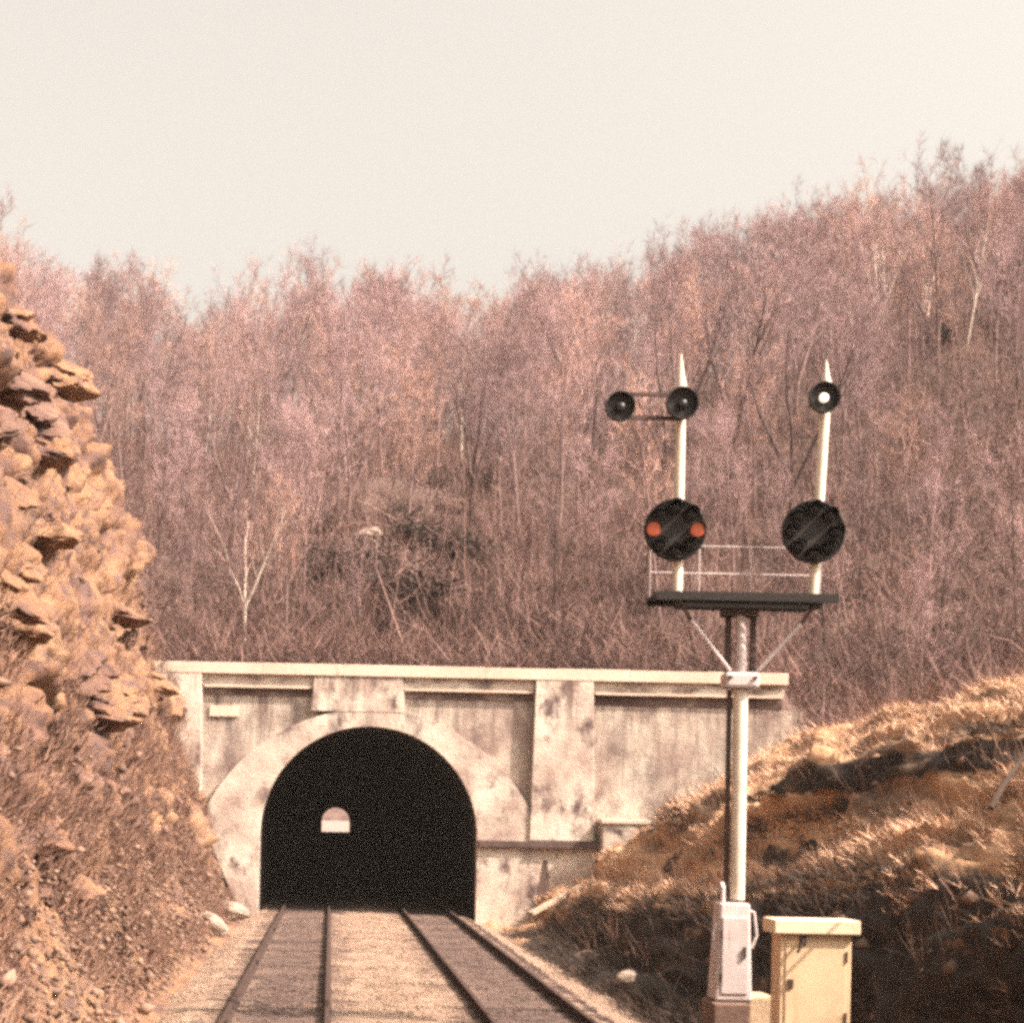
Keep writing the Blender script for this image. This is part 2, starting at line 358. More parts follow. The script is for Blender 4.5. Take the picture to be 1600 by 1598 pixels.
def build_right():
    ys = []; y = -8.0
    while y < 66.5:
        ys.append(y); y += 0.5 if y < 14 else 0.14 if y < 62 else 0.3
    V, dark = [], []
    nv = sum(RN) + 1
    for y in ys:
        pr = right_prof(y); row = []
        for (a, b), n_ in zip(zip(pr, pr[1:]), RN):
            for k in range(n_):
                t = k / n_; row.append(Vector((a[0] + (b[0] - a[0]) * t, y, a[1] + (b[1] - a[1]) * t)))
        row.append(Vector((pr[-1][0], y, pr[-1][1])))
        for i, p in enumerate(row):
            q = row[min(i + 1, nv - 1)] - row[max(i - 1, 0)]
            nrm = Vector((-q.z, 0, q.x)).normalized()
            w_ = min(1, max(0, (p.x - 4.4) / 1.2))
            pa = Vector((p.x * 0.8, p.y * 0.28 + p.x * 0.22, p.z))
            d = 0.34 * fbm(pa * 0.75 + Vector((4, 4, 1)), 4) + 0.18 * fbm(pa * 2.2, 4) + 0.06 * fbm(p * 4.0, 3)
            # erosion ridges running down and along the bank
            d += 0.22 * (abs(fbm(Vector((p.y * 0.16 + p.x * 0.35, p.x * 0.9 - p.y * 0.1, 7.0)), 3)) - 0.3)
            if 7 < p.x < 14.5: d += .42 * streaks(p.x, p.y)
            if p.x > 16: d *= 0.6
            if p.x < 7.1 and 22.5 < y < 30: d = max(-0.1, min(0.1, d))
            V.append((p + nrm * d * w_)[:])
    return V, len(ys), nv
V, nu, nv = build_right()
VR = [v for v in V if 6.4 < v[0] < 15.8 and v[1] > 16]
me = fast_mesh('grass_bank', V, grid_faces(nu, nv), 'bank')
ju = np.arange(nv); a = RN[0] + RN[1] + RN[2]; e_ = a + RN[3]; b0 = sum(RN[:6])
z1 = np.clip((ju - 3) / 8, 0, 1) * np.clip((e_ + 3 - ju) / 8, 0, 1)
z2 = np.clip((ju - b0 + 2) / 4, 0, 1) * np.clip((b0 + RN[6] + 1 - ju) / 4, 0, 1)
soil = np.zeros((nu, nv), dtype=np.float32)
for i in range(nu):
    y = V[i * nv][1]
    st_ = np.array([max(0, min(1, -2.6 * streaks(V[i * nv + j][0], y) - .32)) if 7 < V[i * nv + j][0] < 14 else 0 for j in range(nv)])
    soil[i] = np.maximum(st_ * .95, z1 * np.clip((58 - y) / 6, 0, 1) * 1.0)
    soil[i] = np.maximum(soil[i], z2 * np.clip((y - 22) / 5, 0, 1) * np.clip((52 - y) / 5, 0, 1))
at_ = me.attributes.new('soil', 'FLOAT', 'POINT'); at_.data.foreach_set('value', soil.ravel())
def soil_mix(m):
    n, l = m.node_tree.nodes, m.node_tree.links; b = n['Principled BSDF']; src = b.inputs['Base Color'].links[0].from_socket
    at = n.new('ShaderNodeAttribute'); at.attribute_name = 'soil'
    g = n.new('ShaderNodeNewGeometry'); mp = n.new('ShaderNodeMapping'); mp.inputs['Scale'].default_value = (1, .45, 1); l.new(g.outputs['Position'], mp.inputs[0])
    nz = n.new('ShaderNodeTexNoise'); nz.inputs['Scale'].default_value = .9; nz.inputs['Detail'].default_value = 9; nz.inputs['Roughness'].default_value = .68; l.new(mp.outputs[0], nz.inputs['Vector'])
    ad = n.new('ShaderNodeMath'); ad.operation = 'MULTIPLY_ADD'; l.new(nz.outputs[0], ad.inputs[0]); ad.inputs[1].default_value = -1.9; l.new(at.outputs['Fac'], ad.inputs[2])
    mr = n.new('ShaderNodeMapRange'); mr.inputs[1].default_value = -.42; mr.inputs[2].default_value = -.12; l.new(ad.outputs[0], mr.inputs[0])
    mx = n.new('ShaderNodeMix'); mx.data_type = 'RGBA'; l.new(mr.outputs[0], mx.inputs[0]); l.new(src, mx.inputs[6]); mx.inputs[7].default_value = (.032, .023, .019, 1)
    l.new(mx.outputs[2], b.inputs['Base Color'])
soil_mix(M['bank'])
bank = link('grassy_bank', me); tag(bank, kind='structure')
RB = {}
def right_z(x, y):
    pr = right_prof(y); return interp(x, pr)

def bed_z(x, y):
    return interp(x, [(-5, -0.5), (-2.9, -0.30), (-2.2, -0.18), (0.7, -0.168), (1.3, -0.145), (1.8, -0.168), (4.3, -0.18), (4.9, -0.36), (6.5, -0.75)])
def build_bed():
    ys = []; y = -8.0
    while y < 80:
        ys.append(y); y += 0.4 if y < 14 else 0.12 if y < 64 else 1.0
    xs = np.arange(-5.0, 6.51, 0.09); V = []
    for y in ys:
        for x in xs:
            p = Vector((x, y, 0))
            V.append((x, y, bed_z(x, y) + 0.03 * fbm(p * 3.0, 4) + (0.02 * fbm(p * 0.6, 3))))
    return V, len(ys), len(xs)
V, nu, nv = build_bed()
tag(link('track_bed', fast_mesh('track_bed', V, grid_faces(nu, nv), 'ballast')), kind='structure')

RIDGE = [(-60, 36), (-21, 33), (-11, 30.5), (3, 33.5), (12, 32), (29, 37), (55, 43), (90, 50)]
def front_z(x):
    return interp(x, [(-40, 9.5), (-9, 8.4), (-5.5, 7.5), (14.5, 7.45), (16, 5.75), (20, 6.6), (26, 8.2), (45, 15.5), (90, 34)])
def hill_z(x, y):
    if y > 470: y2 = max(0, 1 - (y - 470) / 18); base = 9.0 * y2
    t = (y - 63) / 87
    f = front_z(x); r = interp(x * 150 / max(y, 63), RIDGE)
    if t <= 1: z = f + (r - f) * (max(0, t) ** 0.85)
    elif y < 185: z = r + (y - 150) * 0.06
    else: z = max(11.0, r + 2.1 - (y - 185) * 0.35)
    w_ = min(1, max(0, (y - 64) / 8))
    return z + w_ * (1.3 * noise.noise(Vector((x * 0.07, y * 0.07, 0))) + 0.5 * noise.noise(Vector((x * 0.25, y * 0.25, 3))))
def build_hill():
    ys = [62.75, 63.2, 64] + list(np.arange(65, 190, 1.25)) + list(np.arange(192, 484, 6.0)) + [487]
    xs = np.arange(-95, 131, 1.5)
    return [(x, 62.72, hill_z(x, 62.75) - (3 if x > 14 else .05)) for x in xs] + [(x, y, hill_z(x, y)) for y in ys for x in xs], len(ys) + 1, len(xs)
V, nu, nv = build_hill()
tag(link('wooded_hill', fast_mesh('wooded_hill', V, grid_faces(nu, nv), 'hill', True)), kind='structure')
gmb = MB(); gmb.add([(-700, -60, -0.9), (700, -60, -0.9), (700, 1100, -0.9), (-700, 1100, -0.9)], [(0, 1, 2, 3)])
tag(gmb.build('ground', 'ground'), kind='structure')
fg = MB(); xs = [-60, -20, 1, 20, 60]
prof = [(489, -0.35), (512, -0.2), (540, 1.9), (560, 2.6)]
fg.add([(x, y, z) for y, z in prof for x in xs], [tuple(map(int, f)) for f in grid_faces(len(prof), len(xs))])
tag(fg.build('far_gravel', 'farground'), kind='structure')
fh = MB(); prof = [(555, 0.5), (560, 2.7), (580, 14), (620, 30), (700, 38)]; xs = list(range(-120, 121, 20))
fh.add([(x, y, z + 2 * noise.noise(Vector((x * .03, y * .03, 0)))) for y, z in prof for x in xs], [tuple(map(int, f)) for f in grid_faces(len(prof), len(xs))])
tag(fh.build('far_hill', 'hill'), kind='structure')

# ---------------------------------------------------------------- tunnel portal
CX, HW, SPR = 1.23, 3.54, 2.42
portal = empty('tunnel_portal', (CX, YP, -0.3))
tag(portal, 'weathered concrete tunnel portal with round arch, pilasters and heavy coping', 'tunnel portal')
def arch_z(x):
    d = HW * HW - (x - CX) ** 2
    return SPR + math.sqrt(max(0, d))
def wall_plate(x0, x1, zb, zt, y0, y1, hole=True):
    mb = MB(); N = 40
    def slab(xa, xb, za, zb_, zt_):
        mb.add([(xa, y0, za), (xb, y0, zb_), (xb, y0, zt_), (xa, y0, zt_), (xa, y1, za), (xb, y1, zb_), (xb, y1, zt_), (xa, y1, zt_)],
               [(0, 1, 2, 3), (4, 7, 6, 5), (0, 4, 5, 1), (3, 2, 6, 7)])
    slab(x0, CX - HW, zb, zb, zt); slab(CX + HW, x1, zb, zb, zt)
    for i in range(N):
        a = CX - HW * math.cos(math.pi * i / N); b = CX - HW * math.cos(math.pi * (i + 1) / N)
        slab(a, b, arch_z(a), arch_z(b), zt)
    for x, q in ((x0, 1), (x1, 0)):
        mb.add([(x, y0, zb), (x, y1, zb), (x, y1, zt), (x, y0, zt)], [(0, 1, 2, 3)])
    for x in (CX - HW, CX + HW):
        mb.add([(x, y0, zb), (x, y1, zb), (x, y1, SPR), (x, y0, SPR)], [(0, 1, 2, 3)])
    return mb
wall_plate(-6.3, 14.6, -0.6, 7.45, YP, YP + 0.7).build('wall', 'spandrel', portal)
# arch ring: inner curve is the opening, outer curve a flatter circle of its own
ring = MB(); N = 48; RO, CZ = 5.88, 0.62
inner = [(CX - HW - 0.0, -0.5)] + [(CX - HW * math.cos(math.pi * i / N), SPR + HW * math.sin(math.pi * i / N)) for i in range(N + 1)] + [(CX + HW, -0.5)]
outer = []
for i, (x, z) in enumerate(inner):
    if i == 0: outer.append((CX - HW - 0.42, -0.5)); continue
    if i == len(inner) - 1: outer.append((CX + HW + 0.42, -0.5)); continue
    t = math.pi * (i - 1) / N
    ang = math.pi - t
    dx, dz = math.cos(ang), math.sin(ang)
    # meet the outer circle along the ray from the springing centre
    oz = SPR - CZ; bq = dz * oz; s_ = -bq + math.sqrt(bq * bq - oz * oz + RO * RO)
    ox = max(-5.27, min(5.27, dx * s_)); outer.append((CX + ox, max(SPR - 0.02, SPR + dz * s_)))
y0, y1 = YP - 0.27, YP + 0.3
n_ = len(inner)
inn = [(CX + (x - CX) * 0.996, z - 0.012) for x, z in inner]
vsr = [(x, y0, z) for x, z in inn] + [(x, y0, z) for x, z in outer] + [(x, y1, z) for x, z in inn] + [(x, y1, z) for x, z in outer]
fr = []
for i in range(n_ - 1):
    fr += [(i, n_ + i, n_ + i + 1, i + 1), (i, i + 1, 2 * n_ + i + 1, 2 * n_ + i), (n_ + i, 3 * n_ + i, 3 * n_ + i + 1, n_ + i + 1)]
ring.add(vsr, fr).build('arch_ring', 'concrete', portal)
K0, K1 = -0.62, 2.24; PL = 6.56; PR = 8.42
key = MB(); key.add([(K0, YP - .285, 7.56), (K1, YP - .285, 7.56), (K1 + .1, YP - .285, 6.42), (CX, YP - .285, 6.42), (K0 - .1, YP - .285, 6.42),
                     (K0, YP + .1, 7.56), (K1, YP + .1, 7.56), (K1 + .1, YP + .1, 6.42), (CX, YP + .1, 6.42), (K0 - .1, YP + .1, 6.42)],
                    [(0, 1, 2, 3, 4), (5, 9, 8, 7, 6), (0, 5, 6, 1), (1, 6, 7, 2), (2, 7, 8, 3), (3, 8, 9, 4), (4, 9, 5, 0)])
key.build('keystone_block', 'concrete', portal)
def pilaster(xa, xb, za, zt, batter=0.12):
    mb = MB(); f = YP - 0.32
    mb.add([(xa - batter, f - .03, za), (xb + batter, f - .03, za), (xb + batter, YP + .1, za), (xa - batter, YP + .1, za),
            (xa, f, zt), (xb, f, zt), (xb, YP + .1, zt), (xa, YP + .1, zt)],
           [(0, 3, 2, 1), (4, 5, 6, 7), (0, 1, 5, 4), (1, 2, 6, 5), (2, 3, 7, 6), (3, 0, 4, 7)])
    return mb.build('pilaster', 'concrete', portal, bevel=0.02)
pilaster(PL, PR, 2.36, 7.56); pilaster(-6.0, -4.28, -0.4, 7.56)
for xa, xb in ((-4.25, K0 - .02), (K1 + .02, PL - .03), (PR + .03, 14.62)):
    MB().box(xa, xb, YP - .19, YP + .2, 7.20, 7.56).build('parapet_panel', 'parapet', portal)
    MB().box(xa + .05, xb - .05, YP - .21, YP + .1, 7.13, 7.197).build('moulding', 'coping', portal)
    MB().box(xa + .02, xb - .02, YP - .03, YP + .1, 6.80 if xa > 5 else 6.88, 7.127).build('shade_dirt_band', 'shade_dirt_band', portal)  # dirty strip, coloured dark to carry the shade below the parapet
cuts = [-6.1, -4.6, -2.3, 0.1, 2.5, 4.9, 7.2, 9.6, 12.1, 14.72]
for xa, xb in zip(cuts, cuts[1:]):
    MB().box(xa + .002, xb - .002, YP - .335 + random.uniform(-.006, .006), YP + .62, 7.565, 7.93 + random.uniform(-.012, .012)).build('coping_stone', 'coping', portal, bevel=0.008)
MB().box(CX + HW + .02, 9.55, YP - .42, YP + .05, 2.12, 2.34).build('string_course', 'darkconc', portal, bevel=0.02)  # shade line under the ledge painted in as a dark course
MB().box(CX + HW + .43, 8.7, YP - .20, YP + .05, -0.5, 2.117).build('plinth', 'concrete', portal)
MB().box(-4.02, -3.08, YP - .07, YP + .05, 6.18, 6.52).build('plaque', 'coping', portal, bevel=0.01)
wedge = MB(); wedge.add([(6.72, YP - .215, .42), (7.22, YP - .215, .42), (7.04, YP - .215, 1.72), (6.92, YP - .215, 1.72), (6.72, YP - .16, .42), (7.22, YP - .16, .42), (7.04, YP - .16, 1.72), (6.92, YP - .16, 1.72)],
                       [(0, 1, 2, 3), (0, 4, 5, 1), (1, 5, 6, 2), (2, 6, 7, 3), (3, 7, 4, 0)])
wedge.build('dark_wedge', 'darkconc', portal)  # dark wedge standing slightly proud of the plinth
MB().box(14.6, 15.3, YP + .05, YP + .6, -0.5, 6.75).build('end_block', 'concrete', portal)
MB().box(8.72, 11.2, YP - .9, YP - .002, -0.5, 2.95).build('wing_wall', 'parapet', portal, bevel=0.03)
MB().box(8.66, 11.25, YP - .96, YP - .004, 2.955, 3.1).build('wing_coping', 'coping', portal, bevel=0.02)
# bore
lin = MB(); seg = [62.65, 70, 90, 140, 240, 370, 489.5]
pr = [(CX + HW, -0.6), (CX + HW, 0.8)] + [(CX + HW * math.cos(math.pi * i / 32), SPR + HW * math.sin(math.pi * i / 32)) for i in range(33)] + [(CX - HW, 0.8), (CX - HW, -0.6)]
lin.add([(x, y, z) for y in seg for x, z in pr], [tuple(map(int, f)) for f in grid_faces(len(seg), len(pr))])
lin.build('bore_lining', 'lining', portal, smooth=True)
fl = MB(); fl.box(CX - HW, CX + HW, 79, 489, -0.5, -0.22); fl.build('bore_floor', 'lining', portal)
wall_plate(-30, 30, -0.6, 9.6, 488.5, 489.6).build('far_wall', 'concrete', portal)

# ---------------------------------------------------------------- tracks
tie_me = MB().box(-1.28, 1.28, -0.11, 0.11, -0.36, -0.165).mesh('tie', 'tie')
plate_me = MB().box(-0.13, 0.13, -0.09, 0.09, -0.167, -0.152).mesh('tie_plate', 'rail')
prof = [(-.07, -.155), (.07, -.155), (.07, -.14), (.012, -.125), (.012, -.04), (.037, -.032), (.037, -.004), (.03, 0), (-.03, 0), (-.037, -.004), (-.037, -.032), (-.012, -.04), (-.012, -.125), (-.07, -.14)]
def rail_mesh():
    mb = MB(); n = len(prof); ysr = [-8, 20, 40, 62, 80, 200, 495]
    mb.add([(x, y, z) for y in ysr for x, z in prof], [(i * n + k, i * n + (k + 1) % n, (i + 1) * n + (k + 1) % n, (i + 1) * n + k) for i in range(len(ysr) - 1) for k in range(n)] + [tuple(range(n))])
    return mb.mesh('rail', 'rail')
rail_me = rail_mesh()
for cx, lab in ((-0.75, 'railway track beside the rocky cut slope running into the tunnel'), (3.21, 'railway track on the signal mast side running into the tunnel')):
    t = tag(empty('railway_track', (cx, 10, 0)), lab, 'railway track')
    for s in (-1, 1):
        o = link('rail', rail_me, t); o.location = (s * 0.7525, -10, 0)
        for k in range(5):
            j = MB().box(-.03, .03, -.3, .3, -.12, -.045).build('joint_bar', 'rail', None); j.parent = t; j.location = (s * (0.7525 - .028), 9 + 11.9 * k + 3 * s, 0)
    for k in range(118):
        y = 14 + k * 0.55
        o = link('tie', tie_me, t); o.location = (random.uniform(-.03, .03), y - 10, random.uniform(-.018, .008)); o.rotation_euler = (0, 0, random.uniform(-.02, .02))

# ---------------------------------------------------------------- signal
SY = 27.5
base = P(1150, 1598, SY)
sig = empty('railway_signal', (base.x, SY, -0.45))
tag(sig, 'tall bracket signal mast with two posts, black discs and red lamps', 'railway signal')
def sp(px, py, dy=0.0):
    p = P(px, py, SY); p.y += dy; return p
PXM = F_PX / SY
# mast, leaning a little as in the photograph
m0, m1 = sp(1152, 1405), sp(1157, 1078)
MB().tube([m0, m1], 0.105, 20).build('mast', 'white', sig, True)
MB().tube([m0 + Vector((-.155, .05, .05)), m1 + Vector((-.15, .05, 0))], 0.04, 8).build('dark_tube', 'steel', sig, True)  # tube added beside the mast to carry its dark, shaded left side
cp = sp(1156, 1062)
col = MB(); col.box(-.25, .25, -.2, .2, -.13, .10, Matrix.Translation(cp)); col.build('coupling', 'alum', sig, bevel=0.05)
for a in (-.18, .18):
    for b in (-.21,):
        MB().tube([cp + Vector((a, b - .03, .02)), cp + Vector((a, b + .05, .02))], .03, 6).build('bolt', 'steel', sig)
u0, u1 = sp(1158, 1050), sp(1157, 945)
MB().tube([u0, u1], 0.075, 14).build('upper_mast', 'alum', sig, True)
for dx in (-.18, .18):
    MB().box(-.035, .035, -.06, .06, 0, (u1 - u0).length, Matrix.Translation(u0 + Vector((dx, .10, 0)))).build('channel', 'steel', sig)
MB().box(-.24, .24, -.1, .3, -.16, .02, Matrix.Translation(u1)).build('saddle', 'steel', sig)
for (ax, ay), (bx, by) in (((1138, 1048), (1074, 972)), ((1182, 1048), (1244, 978))):
    MB().tube([sp(ax, ay, -.1), sp(bx, by, -.3)], 0.03, 8).build('brace', 'alum', sig, True)
    MB().tube([sp(bx, by, -.3), sp(bx + (bx - ax) * .35, by - 32, -.36)], 0.028, 8).build('brace_end', 'steel', sig, True)
# platform of grating with a frame, railing
pl0, pl1 = sp(1018, 932), sp(1298, 937)
zc = (pl0.z + pl1.z) / 2
MB().box(pl0.x, pl1.x, SY - .48, SY - .42, zc - .09, zc + .03).build('platform_edge', 'black', sig)
MB().box(pl0.x, pl1.x, SY + .42, SY + .48, zc - .09, zc + .03).build('platform_edge', 'black', sig)
for k in range(14):
    yy = SY - .4 + k * .0605
    MB().box(pl0.x, pl1.x, yy, yy + .03, zc - .005, zc + .02).build('platform_slat', 'black', sig)
MB().box(pl0.x + .35, pl1.x - .35, SY - .12, SY + .12, zc - .17, zc - .01).build('platform_beam', 'black', sig)
def rod(pts, r, name='railing', m='alum'):
    return MB().tube(pts, r, 6).build(name, m, sig, True)
zr = sp(1150, 848).z
for px in (1022, 1100, 1182, 1292):
    b_ = sp(px, 930, .4); rod([b_, Vector((b_.x, b_.y, zr))], .010, 'railing_post')
rod([Vector((pl0.x + .03, SY + .4, zr)), Vector((pl1.x - .03, SY + .4, zr))], .010)
rod([Vector((pl0.x + .03, SY + .4, (zr + zc) / 2)), Vector((pl1.x - .03, SY + .4, (zr + zc) / 2))], .012)
def disc(c, r, name, nl, lit=(), hood=True):
    """shallow dished target with lamps round it; lit = lamp angles that show a colour"""
    d = MB().lathe_y(c, [(r * .3, .06), (r * .94, .045), (r, .03), (r, -.035), (r * .955, -.04), (r * .945, -.012), (r * .2, .0)], 40).build(name, 'black', sig)
    for a in nl:
        lc = (c[0] + .70 * r * math.cos(R(a)), c[1] - .03, c[2] + .70 * r * math.sin(R(a)))
        on = a in lit
        MB().lathe_y(lc, [(.085, .02), (.085, -.03), (.06, -.045), (.02, -.052)] if not on else [(.098, .02), (.098, -.03), (.07, -.05), (.02, -.058)], 16).build('lens', 'red' if on else 'lens', d, True)
        hb = MB(); n = 10
        vs_ = []
        for yy, rr in ((0.0, .118), (-.20, .112)):
            for k in range(n + 1):
                t = R(-10) + R(200) * k / n
                vs_.append((lc[0] + rr * math.cos(t), lc[1] + yy, lc[2] + rr * math.sin(t)))
        fs_ = [(k, k + 1, n + 2 + k, n + 1 + k) for k in range(n)]
        # the hood is cut back towards its lower edges
        vs_ = [Vector(v) for v in vs_]
        for k in range(n + 1):
            t = abs(k / n - .5) * 2; vs_[n + 1 + k].y += .17 * t * t
        hb.add(vs_, fs_)
        ho = hb.build('hood', 'black', d)
        so = ho.modifiers.new('sheet', 'SOLIDIFY'); so.thickness = .006
    return d
def marker(px, py, dia, lit):
    c = sp(px, py, -.22); r = dia / 2 / PXM
    mk = MB().lathe_y(c, [(r * .5, .17), (r * .9, .08), (r, .02), (r, -.10), (r * .93, -.10), (r * .88, -.02), (r * .3, -.015)], 28).build('marker_light', 'black', sig)
    MB().lathe_y((c[0] + (-.01 if lit else 0), c[1] - .03, c[2] - .01), [(.066, .02), (.066, -.03), (.045, -.045), (.02, -.05)], 16).build('lens', 'lunar' if lit else 'lens', mk, True)
    return c, r
def post(x_top, y_top, x_bot, y_bot, ycone, d):
    a, b, t = sp(x_bot, y_bot), sp(x_top, ycone), sp(x_top, y_top)
    MB().tube([a, b], .075, 16).build('post', 'white', sig, True)
    MB().tube([a + Vector((0, 0, -.02)), a + Vector((0, 0, .05))], .13, 16).build('post_flange', 'steel', sig)
    MB().tube([b - Vector((0, 0, .02)), b + Vector((0, 0, .06)), b.lerp(t, .45), t], [.085, .088, .05, .012], 14).build('finial', 'white', sig, True)
    dc = sp(*d, -.14)
    MB().box(dc.x - .09, dc.x + .09, SY - .09, SY - .03, dc.z - .16, dc.z + .16).build('head_bracket', 'steel', sig)
    for k in (-1, 1):
        f = sp(d[0], d[1] + k * 40)
        MB().tube([Vector((f.x, SY - .1, f.z - .03)), Vector((f.x, SY - .1, f.z + .03))], .1, 12).build('clamp', 'steel', sig)
    return dc
c1 = post(1064, 553, 1058, 932, 612, (1052, 830))
c2 = post(1291, 563, 1270, 936, 608, (1267, 833))
ANG = (0, 45, 90, 135, 180, 225, 270, 315)
disc(c1, 48.5 / PXM, 'signal_head', ANG, (0, 180)); disc(c2, 49.5 / PXM, 'signal_head', ANG)
ca, ra = marker(965, 641, 46, False); cb, rb = marker(1061, 636, 50, False); cd, rd = marker(1281, 627, 48, True)
for dz in (-.165, .17):
    MB().box(ca.x, cb.x, ca.y + .06, ca.y + .10, (ca.z + cb.z) / 2 + dz - .028, (ca.z + cb.z) / 2 + dz + .028).build('marker_arm', 'steel', sig)
for c in (cb, cd):
    MB().box(c.x - .05, c.x + .05, c.y + .05, SY + .03, c.z - .06, c.z + .06).build('marker_bracket', 'steel', sig)
# case at the foot
bx0, bx1 = sp(1113, 1560), sp(1169, 1410)
cs = MB(); h0, h1 = bx0.z, bx1.z
cs.add([(bx0.x - .02, SY - .3, h0), (bx1.x + .02, SY - .3, h0), (bx1.x + .02, SY + .3, h0), (bx0.x - .02, SY + .3, h0),
        (bx0.x + .04, SY - .25, h1), (bx1.x - .02, SY - .25, h1), (bx1.x - .02, SY + .25, h1), (bx0.x + .04, SY + .25, h1)],
       [(0, 3, 2, 1), (4, 5, 6, 7), (0, 1, 5, 4), (1, 2, 6, 5), (2, 3, 7, 6), (3, 0, 4, 7)])
case = cs.build('base_case', 'alum', sig, bevel=.03)
MB().box(bx0.x + .06, bx1.x - .05, SY - .318, SY - .26, h0 + .1, h1 - .2).build('case_door', 'alum', case, bevel=.012)
for zz in (.35, .95):
    MB().tube([(bx0.x + .055, SY - .325, h0 + zz - .06), (bx0.x + .055, SY - .325, h0 + zz + .06)], .018, 8).build('hinge', 'steel', case)
MB().box(bx1.x - .12, bx1.x - .09, SY - .36, SY - .31, h0 + .62, h0 + .78).build('handle', 'steel', case)
MB().tube([(bx0.x + .1, SY - .1, h1 - .05), (bx0.x + .1, SY - .1, h1 + .22), (bx0.x + .1, SY - .02, h1 + .27)], .035, 8).build('vent_pipe', 'alum', case)
for pts in ([sp(1166, 1420, -.1), sp(1176, 1425, -.1), sp(1180, 1460, -.1), sp(1172, 1480, -.1)], [sp(1116, 1440, -.2), sp(1110, 1455, -.22), sp(1112, 1480, -.22), sp(1118, 1488, -.2)]):
    MB().tube(pts, .022, 8).build('cable_loop', 'alum', case, True)
f0 = sp(1104, 1568); f1 = sp(1161, 1600)
MB().box(f0.x, f1.x, SY - .5, SY + .4, -0.75, f0.z + .06).build('foundation', 'brownconc', sig, bevel=.03)
g0 = sp(1163, 1552); g1 = sp(1202, 1600)
MB().box(f1.x + .004, g1.x, SY - .25, SY + .4, -0.75, g0.z).build('concrete_step', 'tanconc', sig, bevel=.04)

# ---------------------------------------------------------------- instrument cabinet
CYc = 25.0
a, b = P(1220, 1457, CYc), P(1331, 1457, CYc); t0, t1 = P(1208, 1434, CYc), P(1342, 1440, CYc)
cab = tag(empty('equipment_cabinet', ((a.x + b.x) / 2, CYc + .45, -0.5)), 'cream trackside equipment cabinet with flat overhanging roof slab', 'cabinet')
MB().box(a.x, b.x, CYc, CYc + .5, -0.6, a.z).build('body', 'cream', cab, bevel=.012)
MB().box(t0.x, t1.x, CYc - .1, CYc + .6, a.z - .005, t0.z - .01).build('roof', 'creamcap', cab, bevel=.015)
MB().box(a.x + .07, b.x - .07, CYc - .018, CYc + .02, -0.35, a.z - .09).build('door', 'cream', cab, bevel=.006)
hp = P(1252, 1476, CYc - .1)
MB().tube([(hp.x + .03, CYc - .0, hp.z + .07), (hp.x + .03, CYc - .11, hp.z + .07), (hp.x - .05, CYc - .11, hp.z - .10)], .022, 8).build('latch_handle', 'steel', cab)
MB().box(hp.x, hp.x + .08, CYc - .035, CYc - .015, hp.z + .0, hp.z + .12).build('latch_plate', 'steel', cab)

for zz in (a.z - .3, a.z - 1.1):
    MB().tube([(b.x - .068, CYc - .024, zz - .07), (b.x - .068, CYc - .024, zz + .07)], .016, 8).build('hinge', 'steel', cab)
MB().box(a.x + .1, a.x + .17, CYc - .04, CYc - .019, a.z - .72, a.z - .60).build('hasp', 'steel', cab)
MB().tube([(b.x - .2, CYc + .25, -.5), (b.x + .12, CYc + .2, -.42), (b.x + .13, CYc + .2, .2), (b.x - .02, CYc + .2, .3)], .03, 8).build('dark_tube', 'steel', cab, True)

# ---------------------------------------------------------------- loose things on the ground
def rock_mesh(name, seed, m, sx=1, sy=1, sz=1, sub=3, rough=.28):
    bm = bmesh.new(); bmesh.ops.create_icosphere(bm, subdivisions=sub, radius=0.5)
    o = Vector((seed * 3.7, seed * 1.3, seed * 7.1))
    for v in bm.verts:
        p = v.co.copy(); c, e = cellh(p + o, 1.7)
        v.co = p * (1 + rough * (c - .5) * 1.4 + rough * .8 * fbm(p * 2.0 + o, 4))
        v.co.x *= sx; v.co.y *= sy; v.co.z *= sz
    me = bpy.data.meshes.new(name); bm.to_mesh(me); bm.free(); me.materials.append(M[m]); return me
def put(o, loc, rot=(0, 0, 0), s=1):
    o.location = loc; o.rotation_euler = rot; o.scale = (s, s, s) if not hasattr(s, '__len__') else s; return o
p = P(316, 1446, 49.5)
tag(put(link('boulder', rock_mesh('boulder', 2, 'boulder', .95, .6, .5, 4, .12)), (p.x + .22, p.y, p.z + .08), (.1, .45, .3)), 'rounded off-white boulder at the foot of the rock cut', 'boulder')
p = P(352, 1420, 56.5)
tag(put(link('boulder', rock_mesh('boulder', 5, 'boulder', 1.5, .7, .55, 4, .14)), (p.x, p.y, p.z), (0, .12, .15)), 'long low pale boulder lying close to the tunnel mouth', 'boulder')
p = P(978, 1527, 38)
tag(put(link('stone', rock_mesh('stone', 8, 'boulder', .42, .3, .28, 3, .14)), (p.x, p.y, p.z), (.2, -.2, .3)), 'small whitish stone at the edge of the dark ditch', 'stone')
pa, pb = P(829, 1427, 57.2), P(908, 1384, 58.8)
bm_ = MB(); d = (pb - pa); q = d.to_track_quat('X', 'Z').to_matrix().to_4x4()
bm_.box(0, d.length, -.11, .11, -.06, .06, q); beam = bm_.build('timber_beam', 'timber', None, bevel=.015); beam.location = pa
tag(beam, 'pale timber beam lying aslant at the foot of the bank by the portal', 'beam')
pts = []
for k in range(9):
    t = k / 8; y = 23.2 + .8 * t; q_ = P(1548 + 95 * t, 1262 - 140 * t, y); pts.append((q_.x, q_.y, q_.z + .06 * math.sin(t * 5)))
tag(MB().tube(pts, [.04, .038, .036, .033, .03, .027, .024, .02, .015], 7).build('fallen_branch', 'bramble', None, True), 'dark fallen branch leaning on the sunlit grassy bank', 'branch')

